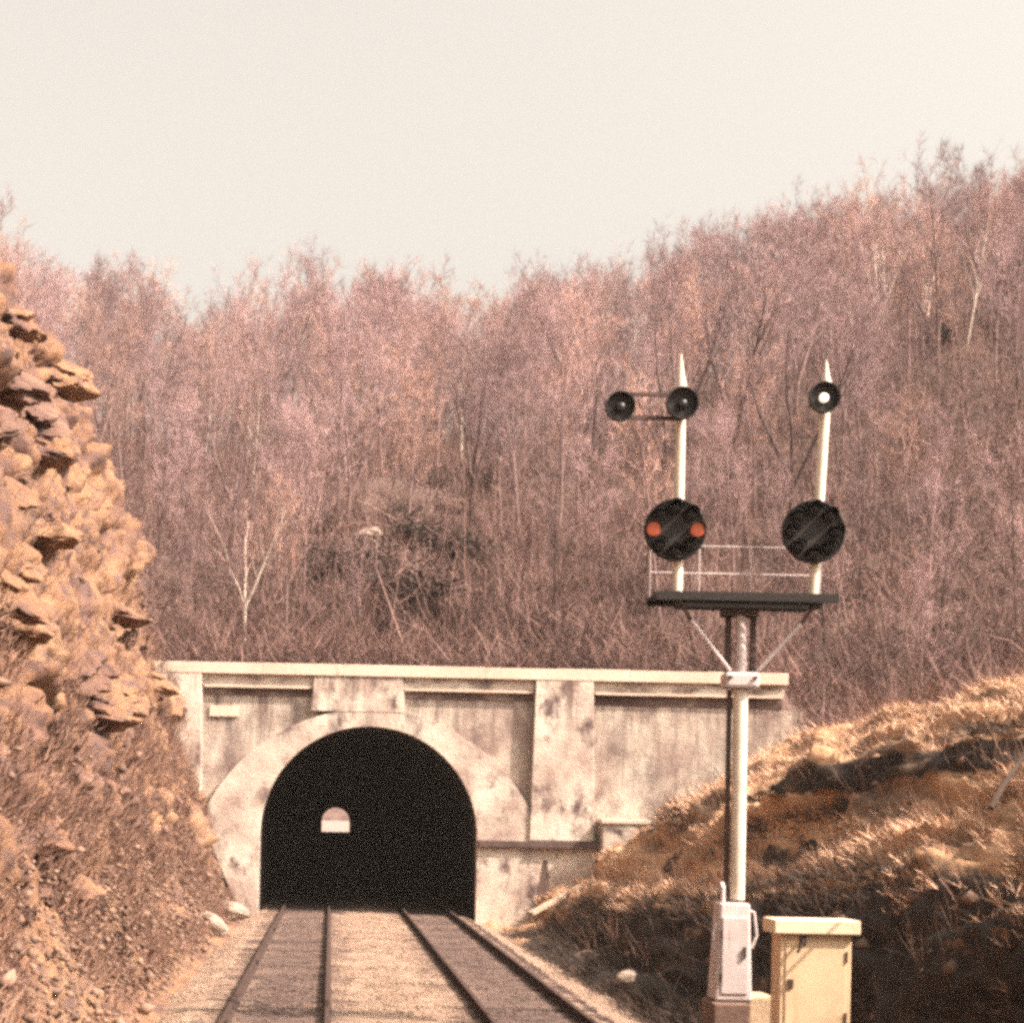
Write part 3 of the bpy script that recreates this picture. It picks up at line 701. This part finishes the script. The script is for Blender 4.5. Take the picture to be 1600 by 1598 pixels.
# rocks set in the cut slope: pieces of the slope
rk = [rock_mesh('rock', 20 + i, 'rock', random.uniform(.9, 1.5), random.uniform(.7, 1.2), random.uniform(.45, .8), 4, .55) for i in range(8)]
n_r = 0
rng = random.Random(11)
while n_r < 260:
    y = rng.uniform(19, 61); z = rng.choice((rng.uniform(.1, 3.5), rng.uniform(.3, 15)))
    pr = left_prof(y); zx = sorted((zz, xx) for xx, zz in pr)
    if z > 6.6 + 6.5 * left_k(y): continue
    x = interp(z, zx); 
    s = rng.uniform(.14, .32) if z < 3 or rng.random() < .6 else rng.uniform(.32, .75)
    o = link('rock', rk[rng.randrange(8)], cut); n_r += 1
    put(o, (x - .18 * s, y, z), (rng.uniform(-.5, .5), .6 + rng.uniform(-.4, .4), rng.uniform(0, 6)), s)
for px, py, l_, tl in ((30, 600, 1.3, .35), (60, 640, 1.4, .4), (15, 660, 1.0, .5), (150, 1085, 1.1, .1)):
    h_ = left_hit(px, py)
    o = link('rock_slab', rock_mesh('rock_slab', px, 'rock', 1.0, 1.7, .42, 4, .5), cut)
    put(o, h_ + Vector((-.25, 0, 0)), (tl * .8, .35, .1), (l_, l_, l_))
ledge_me = [rock_mesh('rock_ledge', 40 + i, 'cut', 1.2, 1.0, .7, 4, .5) for i in range(5)]
for i, (c, r, dep) in enumerate(PITS):                       # ledges jutting out over the hollows
    if c.z > 6.5 + 7 * left_k(c.y): continue
    o = link('rock_ledge', ledge_me[i % 5], cut)
    put(o, c + Vector((-.22, 0, r * .75 + .1)), (.15 + .2 * (i % 3), .1, .3 * (i % 5)), (1.3 * r + .45, 2.6 * r + .4, 1.1 * r + .2))

# ---------------------------------------------------------------- stuff: stones, rubble, grass, brambles, brush
rng = np.random.default_rng(5)
def scatter_stones(name, pos, size, m):
    n = len(pos)
    bv = np.array([[1, 0, 0], [-1, 0, 0], [0, 1, 0], [0, -1, 0], [0, 0, 1], [0, 0, -1]], dtype=float)
    bf = np.array([[0, 2, 4], [2, 1, 4], [1, 3, 4], [3, 0, 4], [2, 0, 5], [1, 2, 5], [3, 1, 5], [0, 3, 5]])
    v = np.repeat(bv[None], n, 0) * rng.uniform(.6, 1.3, (n, 6, 1)) + rng.normal(0, .18, (n, 6, 3))
    a = rng.uniform(0, 6.28, n); c, s = np.cos(a)[:, None], np.sin(a)[:, None]
    x = v[..., 0] * c - v[..., 1] * s; y = v[..., 0] * s + v[..., 1] * c
    v = np.stack([x, y, v[..., 2] * .75], -1) * size[:, None, None] + np.asarray(pos)[:, None, :]
    f = bf[None] + (np.arange(n) * 6)[:, None, None]
    return link(name, fast_mesh(name, v.reshape(-1, 3), f.reshape(-1, 3), m))
n = 26000
yy = 18 + (62 - 18) * rng.random(n) ** 1.4; xx = rng.uniform(-3.1, 4.75, n)
keep = ~((np.abs(np.abs(xx + .75) - .7525) < .1) | (np.abs(np.abs(xx - 3.21) - .7525) < .1))
xx, yy = xx[keep], yy[keep]
zz = np.array([bed_z(x, y) for x, y in zip(xx, yy)]) + .004
tag(scatter_stones('ballast_stones', np.stack([xx, yy, zz], 1), rng.uniform(.012, .04, len(xx)), 'ballast'), 'loose tan ballast stones around the tracks', 'gravel', kind='stuff')
n = 5200; pos = []; sz = []
for _ in range(n):
    y = random.uniform(18, 61); z = abs(random.gauss(0, 1.6)) - .1
    if z > 7 or z < -.1: continue
    x = interp(z, sorted((zq, xq) for xq, zq in left_prof(y)))
    pos.append((x + random.uniform(-.05, .25), y, z)); sz.append(min(.16, random.lognormvariate(-3.5, .55)))
tag(scatter_stones('talus_rubble', np.array(pos), np.array(sz), 'stones'), 'broken rubble strewn over the foot of the rock cut', 'rubble', kind='stuff')

def slivers(name, base, direc, wid, m, parent=None):
    """one thin tapering triangle pair per blade: base (n,3), direction vector (n,3) with length, width (n)"""
    n = len(base)
    side = np.cross(direc, rng.normal(0, 1, (n, 3))); side /= np.linalg.norm(side, axis=1)[:, None] + 1e-9
    side *= wid[:, None]
    mid = base + direc * .55 + rng.normal(0, .06, (n, 3)) * np.linalg.norm(direc, axis=1)[:, None]
    v = np.stack([base - side, base + side, mid + side * .6, mid - side * .6, base + direc], 1).reshape(-1, 3)
    i = (np.arange(n) * 5)[:, None]
    f = np.concatenate([i + np.array([[0, 1, 2]]), i + np.array([[0, 2, 3]]), i + np.array([[3, 2, 4]])])
    return link(name, fast_mesh(name, v, f, m), parent)
# grass tufts combed down the bank
gb, gd_, gw, bb, bd, bw = [], [], [], [], [], []
for _ in range(15000):
    x, y, z0 = random.choice(VR)
    zs, s1, gz, gx, gd = right_par(y)
    z = z0 + .03
    nz_ = noise.noise(Vector((x * .6, y * .2, 0)))
    if x < s1 + .2 and noise.noise(Vector((x * .5, y * .22, z * .5))) + 0.5 * noise.noise(Vector((x * 1.7, y * .7, z * 1.7))) < .3: continue
    if 24 < y < 51 and -.75 < x - gx - (0.25 * math.sin(y * 0.31) + 0.15 * math.sin(y * 0.83 + 1)) < .12: continue
    if streaks(x, y) < -.10 and random.random() < .85: continue
    for k in range(6):
        l_ = random.uniform(.12, .34)
        gb.append((x + random.gauss(0, .07), y + random.gauss(0, .1), z - .05))
        gd_.append((random.gauss(-.35, .4) * l_, random.gauss(-.1, .5) * l_, random.uniform(.25, .9) * l_)); gw.append(random.uniform(.006, .014))
for _ in range(5200):
    y = random.uniform(16, 58); zs, s1, gz, gx, gd = right_par(y)
    if random.random() < .78: x = random.uniform(5.0, s1 + .3)
    else: x = gx - .3 + random.gauss(0, .25)
    if 23.5 < y < 29 and x < 7.0: continue
    z = right_z(x, y)
    if noise.noise(Vector((x * .8, y * .3, 9))) < -.25: continue
    for k in range(9):
        l_ = random.uniform(.12, .4) * (.8 if x < 6 or y < 27 else 1)
        bb.append((x + random.gauss(0, .1), y + random.gauss(0, .12), z - .05))
        bd.append((random.gauss(-.5, .5) * l_, random.gauss(0, .5) * l_, random.gauss(.45, .4) * l_)); bw.append(random.uniform(.005, .018))
tag(slivers('dry_grass', np.array(gb), np.array(gd_), np.array(gw), 'grass'), 'dry tan grass tufts covering the bank', 'grass', kind='stuff')
tag(slivers('dark_brambles', np.array(bb), np.array(bd), np.array(bw), 'bramble'), 'dark tangled weeds in the ditch and on the eroded scarp', 'weeds', kind='stuff')

kb, kd, kw, bs, bz = [], [], [], [], []
for _ in range(900):
    x, y, z = random.choice(VR)
    if 23 < y < 29 and x < 7.2: continue
    for k in range(5):
        l_ = random.uniform(.4, 1.0); kb.append((x + random.gauss(0, .1), y + random.gauss(0, .1), z - .1)); kd.append((random.gauss(-.2, .3) * l_, random.gauss(0, .3) * l_, l_)); kw.append(random.uniform(.004, .008))
    bs.append((x, y, z + .02)); bz.append(min(.2, random.lognormvariate(-3.0, .6)))
tag(slivers('dead_stalks', np.array(kb), np.array(kd), np.array(kw), 'litter'), 'thin dead weed stalks standing on the bank', 'weeds', kind='stuff')
tag(scatter_stones('bank_stones', np.array(bs), np.array(bz), 'stones'), 'loose stones scattered over the bank', 'stones', kind='stuff')
def surf_z(x, y):
    if y < 63: return right_z(x, y) if x > 4 else interp(x, sorted(left_prof(y)))
    return hill_z(x, y)
ub, ud, uw = [], [], []
for _ in range(7500):                                        # saplings
    y = 64.5 + 115 * random.random() ** 1.05; x = random.uniform(-.19 * y - 1, .385 * y + 1)
    if noise.noise(Vector((x * .15, y * .15, 5))) < -.3: continue
    z = hill_z(x, y); h_ = random.uniform(1.8, 5.5) * (1.35 if y > 125 else 1); lx, ly = random.gauss(0, .12), random.gauss(0, .12)
    ub.append((x, y, z - .1)); ud.append((lx * h_, ly * h_, h_)); uw.append(random.uniform(.012, .03))
    for k in range(13):
        t = random.uniform(.25, .95); l_ = random.uniform(.4, 1.1) * (1.2 - t * .6)
        ub.append((x + lx * h_ * t, y + ly * h_ * t, z + h_ * t)); ud.append((random.gauss(0, .5) * l_, random.gauss(0, .5) * l_, random.uniform(.3, 1) * l_)); uw.append(random.uniform(.006, .012))
for _ in range(1800):                                        # taller thicket on the ridge
    y = random.uniform(138, 184); x = random.uniform(-.19 * y - 1, .385 * y + 1); z = hill_z(x, y); h_ = random.uniform(4, 8)
    ub.append((x, y, z - .1)); ud.append((random.gauss(0, .08) * h_, 0, h_)); uw.append(random.uniform(.03, .05))
    for k in range(16):
        t = random.uniform(.1, .95); l_ = random.uniform(.6, 1.5)
        ub.append((x, y, z + h_ * t)); ud.append((random.gauss(0, .5) * l_, random.gauss(0, .5) * l_, random.uniform(.3, 1) * l_)); uw.append(random.uniform(.01, .02))
for _ in range(9500):
    y = 63.5 + 100 * random.random() ** 1.5
    x = random.uniform(-.19 * y - 1, .385 * y + 1)
    z = surf_z(x, y)
    if z < 5: continue
    sc_ = random.uniform(.6, 1.8)
    for k in range(16):
        l_ = random.uniform(.5, 1.2) * sc_
        ub.append((x + random.gauss(0, .25 * sc_), y + random.gauss(0, .25 * sc_), z - .1 + random.random() * .5 * sc_))
        ud.append((random.gauss(0, .45) * l_, random.gauss(0, .45) * l_, random.uniform(.2, 1) * l_)); uw.append(random.uniform(.008, .022))
for _ in range(900):
    y = random.uniform(30, 63); x = random.uniform(15.2, 26)
    z = surf_z(x, y); sc_ = random.uniform(.6, 1.7)
    for k in range(16):
        l_ = random.uniform(.5, 1.2) * sc_
        ub.append((x + random.gauss(0, .25 * sc_), y + random.gauss(0, .25 * sc_), z - .1 + random.random() * .5 * sc_))
        ud.append((random.gauss(0, .45) * l_, random.gauss(0, .45) * l_, random.uniform(.2, 1) * l_)); uw.append(random.uniform(.008, .02))
tag(slivers('undergrowth', np.array(ub), np.array(ud), np.array(uw), 'brush'), 'leafless brush and saplings covering the wooded hillside', 'brush', kind='stuff')
# weeds and thin brush on the cut slope and its rim
cb_, cd_, cw_ = [], [], []
for _ in range(6500):
    y = random.uniform(18, 62); z = random.choice((random.uniform(0, 3), random.uniform(.1, 6), random.uniform(.2, 9), random.uniform(.1, 5), 20 if random.random() < .4 else 3))
    x = interp(z, sorted((zq, xq) for xq, zq in left_prof(y))) if z < 15 else random.uniform(-12, -8.2)
    if z > 15: z = interp(x, sorted(left_prof(y)))
    elif noise.noise(Vector((y * .3, z * .5, 2))) < -.12: continue
    s_ = 1.0 if z < 9.5 else 2.2
    for k in range(12):
        l_ = random.uniform(.15, .5) * s_
        cb_.append((x + random.gauss(0, .08) * s_, y + random.gauss(0, .12) * s_, z + random.gauss(0, .08)))
        cd_.append((random.uniform(.0, .6) * l_, random.gauss(0, .4) * l_, random.uniform(.1, .9) * l_)); cw_.append(random.uniform(.005, .012))
tag(slivers('slope_weeds', np.array(cb_), np.array(cd_), np.array(cw_), 'litter'), 'thin dry weeds rooted in the rock cut slope', 'weeds', kind='stuff')

# ---------------------------------------------------------------- trees
def make_tree(seed, H, spread, fork, dens):
    rg = random.Random(seed)
    tr = MB(); cr = MB()
    tb, td, tw = [], [], []
    def grow(p, d, L, r, lev):
        n = 5 if lev < 2 else 3
        pts = [p.copy()]; rs = [r]; dd = d.copy()
        for k in range(n):
            jit = (.035, .13, .22, .3)[lev]
            dd = (dd + Vector((rg.gauss(0, jit), rg.gauss(0, jit), rg.gauss(.04, jit * .6)))).normalized()
            pts.append(pts[-1] + dd * (L / n)); rs.append(r * (1 - (.72 if lev == 0 else .8) * (k + 1) / n))
        (tr if lev <= 1 else cr).tube(pts, rs, (7, 5, 3, 3)[lev], False)
        def at(t):
            f = t * n; i = min(n - 1, int(f)); return pts[i].lerp(pts[i + 1], f - i), (pts[i + 1] - pts[i]).normalized(), rs[i] + (rs[i + 1] - rs[i]) * (f - i)
        if lev < 3:
            cnt = (rg.randint(9, 12), rg.randint(5, 7), rg.randint(3, 4))[lev]
            cnt = max(2, int(cnt * (dens if lev else 1)))
            t0 = (.28, .22, .15)[lev]
            az = rg.uniform(0, 6.28)
            for k in range(cnt):
                t = t0 + (1 - t0) * (k + rg.random()) / cnt
                q, ax, rr = at(min(.98, t)); az += 2.4 + rg.gauss(0, .4)
                up = ax.cross(Vector((math.cos(az), math.sin(az), .1))).normalized()
                ang = rg.uniform(.45, .85) * spread
                nd = (ax * math.cos(ang) + up * math.sin(ang)); nd.z += .25; nd.normalize()
                ll = L * (.44, .5, .55)[lev] * ((1.0 - .25 * t) if lev == 0 else (1.15 - .6 * t)) * rg.uniform(.75, 1.2)
                grow(q, nd, ll, max(.006, rr * rg.uniform(.45, .65)), lev + 1)
        if lev >= 1:
            for k in range(int((0, 8, 9, 12)[lev] * dens)):
                q, ax, rr = at(rg.uniform(.3, 1))
                v = (ax + Vector((rg.gauss(0, .6), rg.gauss(0, .6), rg.gauss(.25, .5)))).normalized() * rg.uniform(.35, .95) * H / 13
                tb.append(q[:]); td.append(v[:]); tw.append(rg.uniform(.005, .010))
    if fork:
        q = Vector((0, 0, -.4)); tr.tube([q, Vector((.05, 0, H * .14)), Vector((0, .05, H * .26))], [H * .017, H * .014, H * .0135], 7, False)
        for k in range(3):
            a = k * 2.1 + seed
            grow(Vector((0, .05, H * .25)), Vector((math.cos(a) * .42, math.sin(a) * .42, 1)).normalized(), H * .72, H * .010, 0 if k == 0 else 1)
    else:
        grow(Vector((0, 0, -.4)), Vector((rg.gauss(0, .04), rg.gauss(0, .04), 1)).normalized(), H * .82, H * .0088, 0)
    global rng
    return tr, cr, np.array(tb), np.array(td), np.array(tw)
BARKS = {'mauve': ('bark_mauve', 'twig'), 'dark': ('bark_dark', 'twig'), 'pale': ('bark_pale', 'twig_tan'), 'tan': ('bark_mauve', 'twig_tan')}
VAR = []
for seed, H, spd, fk, dn, bark in ((1, 13, .9, 0, 1.0, 'mauve'), (2, 14.5, .75, 0, 1.0, 'mauve'), (3, 12, 1.0, 1, .8, 'mauve'), (4, 13.5, .8, 0, .9, 'dark'),
                                   (5, 15, .7, 0, .9, 'tan'), (6, 12.5, .95, 0, 1.0, 'tan'), (7, 13, .9, 1, .7, 'pale'), (8, 14, .75, 0, .8, 'pale'), (9, 11, 1.0, 0, 1.1, 'mauve'), (10, 14, .8, 1, .7, 'dark')):
    tr, cr, tb, td, tw = make_tree(seed, H, spd, fk, dn)
    bm_, tm_ = BARKS[bark]
    tme = fast_mesh('trunk', tr.v, [f for f in tr.f if len(f) == 4], bm_, True)
    n0 = len(cr.v)
    # crown: branchlets and twigs in one mesh
    n = len(tb); side = np.cross(td, rng.normal(0, 1, (n, 3))); side /= np.linalg.norm(side, axis=1)[:, None]; side *= tw[:, None]
    tv = np.stack([tb - side, tb + side, tb + td * .6 + side * .6, tb + td], 1).reshape(-1, 3)
    fi = (np.arange(n) * 4)[:, None] + np.array([[0, 1, 2, 3]]) + n0
    cme = fast_mesh('crown', np.concatenate([np.array(cr.v), tv]), np.concatenate([np.array([f for f in cr.f if len(f) == 4]), fi]), tm_)
    VAR.append((tme, cme, bark, fk, len(cme.polygons)))
print('crown faces', [v[4] for v in VAR])
LOOK = {'mauve': 'grey-brown', 'dark': 'dark-barked', 'pale': 'pale-barked', 'tan': 'tan-twigged'}
SKY = [(0, 335), (150, 385), (300, 452), (370, 420), (450, 392), (650, 395), (740, 438), (820, 408), (900, 380), (1000, 350), (1100, 322), (1300, 268), (1450, 243), (1600, 212)]
TOPS = [max(v.co.z for v in q[1].vertices) for q in VAR]
def room(x, y, z, v):
    'largest size that keeps this tree under the smooth treeline of the ridge'
    px = VPX + x / y * F_PX
    return (EYE + (VPY - interp(px, SKY) + 14 * (px - VPX) / 700) / F_PX * y - z) / TOPS[v]
def tree(x, y, z, v, s, zone):
    q = room(x, y, z, v)
    if y > 138: s = min(1.3, max(.35, q * random.uniform(.86, 1.03)))
    elif y > 62 or x > 0: s = min(s, q * random.uniform(.9, 1.0))
    tme, cme, bark, fk, _ = VAR[v]
    o = empty('bare_tree', (x, y, z)); o.rotation_euler = (random.gauss(0, .03), random.gauss(0, .03), random.uniform(0, 6.28)); o.scale = (s, s, s * random.uniform(.92, 1.1))
    link('trunk', tme, o); link('crown', cme, o)
    lat = 'above the rock cut' if x < -7 else 'above the arch' if x < 5.5 else 'above the portal wing' if x < 15 else 'above the grassy bank'
    if 'coping' in zone or 'cut' in zone or 'bank' in zone: lat = ''
    elif 'bank' in lat and 'hilltop' in zone: lat = 'above the bank'
    size = 'small ' if s < .55 else 'tall ' if s > .82 else ''
    zone = (zone + ' ' + lat).strip()
    lab = size + LOOK[bark] + (' forked' if fk else ' straight') + ' leafless tree ' + zone
    tag(o, lab, 'tree', lab.replace('tree', 'trees', 1)); return o
placed = []
def hill_hit(px, py):
    for i in range(640, 1900):
        y = i / 10; p = P(px, py, y)
        if p.z <= hill_z(p.x, y): return p
    return P(px, py, 150)
def free(x, y, dmin):
    for a, b in placed:
        if (a - x) ** 2 + (b - y) ** 2 < dmin * dmin: return False
    placed.append((x, y)); return True
rt = random.Random(21)
# trees singled out by the photograph: (pixel of the foot, depth, variant, size)
for px, py, y, v, s in ((380, 1010, 67, 6, .42), (868, 1000, 66, 3, .58), (345, 1010, 66, 3, .4), (1345, 930, 72, 3, .62), (1440, 560, 130, 7, .9), (1508, 550, 132, 7, 1.0), (1340, 570, 128, 7, .85),
                        (500, 640, 118, 7, .9), (320, 640, 112, 7, .8), (345, 560, 140, 7, .9), (735, 800, 90, 9, .8), (1160, 700, 112, 3, .9), (1470, 900, 66, 3, .5), (1590, 900, 66, 3, .5), (560, 1005, 65.5, 3, .3), (1290, 1000, 68, 3, .45), (450, 1000, 66.5, 4, .4)):
    if y > 100: p = hill_hit(px, py); y = p.y
    p = P(px, py, y); placed.append((p.x, y))
    tree(p.x, y, surf_z(p.x, y), v, s, 'foremost above the tunnel coping' if y < 70 else 'standing out midway up the hill' if y < 120 else 'standing out high on the hill')
cnt = 0
while cnt < 262:
    y = 66 + 112 * rt.random() ** .85; x = rt.uniform(-.185 * y - 2, .378 * y + 3)
    px = VPX + x / y * F_PX
    if 520 < px < 790 and 68 < y < 88 and rt.random() < .8: continue          # rocky clearing above the arch
    if not free(x, y, 2.2 if y < 100 else 3.0): continue
    v = rt.choices(range(10), (5, 5, 2, 2, 4, 4, .5, 1.6, 5, 1))[0]
    if v in (6, 7) and (1010 < px < 1110 or 1240 < px < 1335): v = 0
    s = rt.uniform(.72, .95) * (.62 if y < 80 else .8 if y < 100 else .95)
    zone = 'just behind the tunnel coping' if y < 82 else 'midway up the hill' if y < 125 else 'along the hilltop against the sky'
    tree(x, y, surf_z(x, y), v, s, zone); cnt += 1
for _ in range(16):
    y = rt.uniform(40, 62); x = rt.uniform(18.5, .38 * y + 5)
    if x > 18 and free(x, y, 1.8): tree(x, y, right_z(x, y), rt.choice((0, 1, 3, 4, 8)), rt.uniform(.35, .55), 'behind the crest of the grassy bank')
wp = [P(px, py, 66) for px, py in ((1345, 785), (1395, 830), (1450, 861), (1500, 873), (1550, 868), (1595, 855))]
tag(MB().tube(wp, .02, 6).build('sagging_cable', 'steel', None, True), 'thin dark cable sagging between two trees above the grassy bank', 'cable')
for x, y, s in ((-9.2, 44, .3), (-10.5, 47, .42), (-9.6, 52, .35), (-12, 55, .5), (-8.6, 57, .4), (-11, 60, .5), (-13.5, 62, .6)):
    tree(x, y, surf_z(x, y), rt.choice((0, 8, 1)), s, 'on the rim of the rock cut')

# the wood beyond the countable trees reads as one mass
wv, wf, off = [], [], 0
for _ in range(150):
    y = rt.uniform(148, 186); x = rt.uniform(-.19 * y - 3, .385 * y + 4); a_ = rt.uniform(0, 6.28); v_ = rt.choice((0, 1, 4, 8))
    s_ = max(.3, min(1.2, room(x, y, hill_z(x, y), v_) * rt.uniform(.8, .98)))
    for me_ in VAR[v_][:2]:
        co = np.empty(len(me_.vertices) * 3, dtype=np.float32); me_.vertices.foreach_get('co', co); co = co.reshape(-1, 3) * s_
        fi = np.empty(len(me_.polygons) * 4, dtype=np.int32); me_.polygons.foreach_get('vertices', fi)
        fi = fi.reshape(-1, 4)
        c_, n_ = math.cos(a_), math.sin(a_)
        wv.append(np.stack([co[:, 0] * c_ - co[:, 1] * n_ + x, co[:, 0] * n_ + co[:, 1] * c_ + y, co[:, 2] + hill_z(x, y)], 1)); wf.append(fi + off); off += len(co)
tag(link('distant_wood', fast_mesh('distant_wood', np.concatenate(wv), np.concatenate(wf), 'twig')), 'far leafless wood along the hill ridge', 'wood', kind='stuff')
print('wood faces', sum(map(len, wf)))

# evergreen shrubs and ledges of stone on the hillside
def shrub_mesh(seed):
    r = np.random.default_rng(seed); n = 1500
    c = r.normal(0, 1, (9, 3)) * np.array([.55, .45, .3]) + np.array([0, 0, .55])
    b = c[r.integers(0, 9, n)] + r.normal(0, .22, (n, 3)); b[:, 2] = np.abs(b[:, 2])
    a = r.normal(0, 1, (n, 3)); a /= np.linalg.norm(a, axis=1)[:, None]; t = np.cross(a, r.normal(0, 1, (n, 3))); t /= np.linalg.norm(t, axis=1)[:, None]
    a *= .12; t *= .055
    v = np.stack([b - t * .2, b + a * .5 + t, b + a, b + a * .5 - t], 1).reshape(-1, 3)
    return fast_mesh('leaves', v, (np.arange(n) * 4)[:, None] + np.array([[0, 1, 2, 3]]), 'evergreen')
sm = [shrub_mesh(i) for i in range(3)]
stem_me = MB().tube([(0, 0, -.2), (.03, 0, .3), (.1, .05, .7)], [.04, .03, .015], 6).tube([(0, 0, .1), (-.2, .1, .6)], [.025, .01], 5).mesh('stem', 'bark_dark')
spots = [(565, 905, 1.5), (590, 935, 1.3), (640, 965, 1.6), (665, 945, 1.1), (600, 1000, 1.0), (755, 780, 1.6), (770, 750, 1.2), (640, 855, 1.3), (700, 880, 1.3), (720, 885, 1.4), (735, 905, .9), (535, 905, 1.0),
         (520, 830, 1.1), (680, 840, 1.1), (660, 1000, .9), (1495, 530, 2.4), (1470, 545, 1.8), (600, 820, 1.0), (830, 985, .9), (555, 870, 1.0), (690, 985, 1.1), (480, 985, .8), (720, 700, 1.2), (615, 720, 1.1), (920, 1010, .9)]
for i, (px, py, s) in enumerate(spots):
    p = hill_hit(px, py); y, z = p.y, p.z
    o = empty('evergreen_shrub', (p.x, y, z - .1)); s *= .95; o.scale = (s, s, s * .8); o.rotation_euler = (0, 0, i * 1.3)
    link('leaves', sm[i % 3], o); link('stem', stem_me, o)
    zn = 'growing low behind the tunnel coping' if y < 71 else 'in the rocky clearing above the tunnel arch' if y < 100 else 'high on the hill above the grassy bank'
    lab = ('large ' if s > 1.35 else 'small ' if s < 1.0 else '') + 'dark evergreen shrub ' + zn; tag(o, lab, 'shrub', lab)
for i, (px, py, s) in enumerate(((655, 935, 1.2), (612, 950, 1.0), (740, 825, 1.3), (560, 835, 1.2), (625, 945, 1.1), (585, 955, 1.0), (540, 990, .8), (680, 905, 1.0), (575, 850, 1.4), (710, 800, 1.2), (600, 880, 1.1), (540, 860, 1.0), (650, 980, .8), (700, 950, .9))):
    p = hill_hit(px, py); y, z = p.y, p.z
    tag(put(link('outcrop', rock_mesh('outcrop', 60 + i, 'boulder' if i in (0, 4, 8) else 'rock', 1.4, .9, .6, 4, .4)), (p.x, y, z + .1), (.2, .1, i), s), ('pale' if i in (0, 4, 8) else 'brown') + ' rock outcrop in the clearing above the tunnel arch', 'rock', ('pale' if i in (0, 4, 8) else 'brown') + ' rock outcrops above the arch')

# ---------------------------------------------------------------- air
hz = MB().box(-701, 701, -61, 1101, -1.9, 75).build('haze', None)
tag(hz, 'thin warm haze', 'haze', kind='stuff')
hm = bpy.data.materials.new('haze'); hm.use_nodes = True; hn = hm.node_tree; hn.nodes.clear()
pv = hn.nodes.new('ShaderNodeVolumePrincipled'); pv.inputs['Color'].default_value = (0.95, 0.86, 0.80, 1); pv.inputs['Density'].default_value = 0.0002
oo = hn.nodes.new('ShaderNodeOutputMaterial'); hn.links.new(pv.outputs[0], oo.inputs['Volume']); hz.data.materials.append(hm)
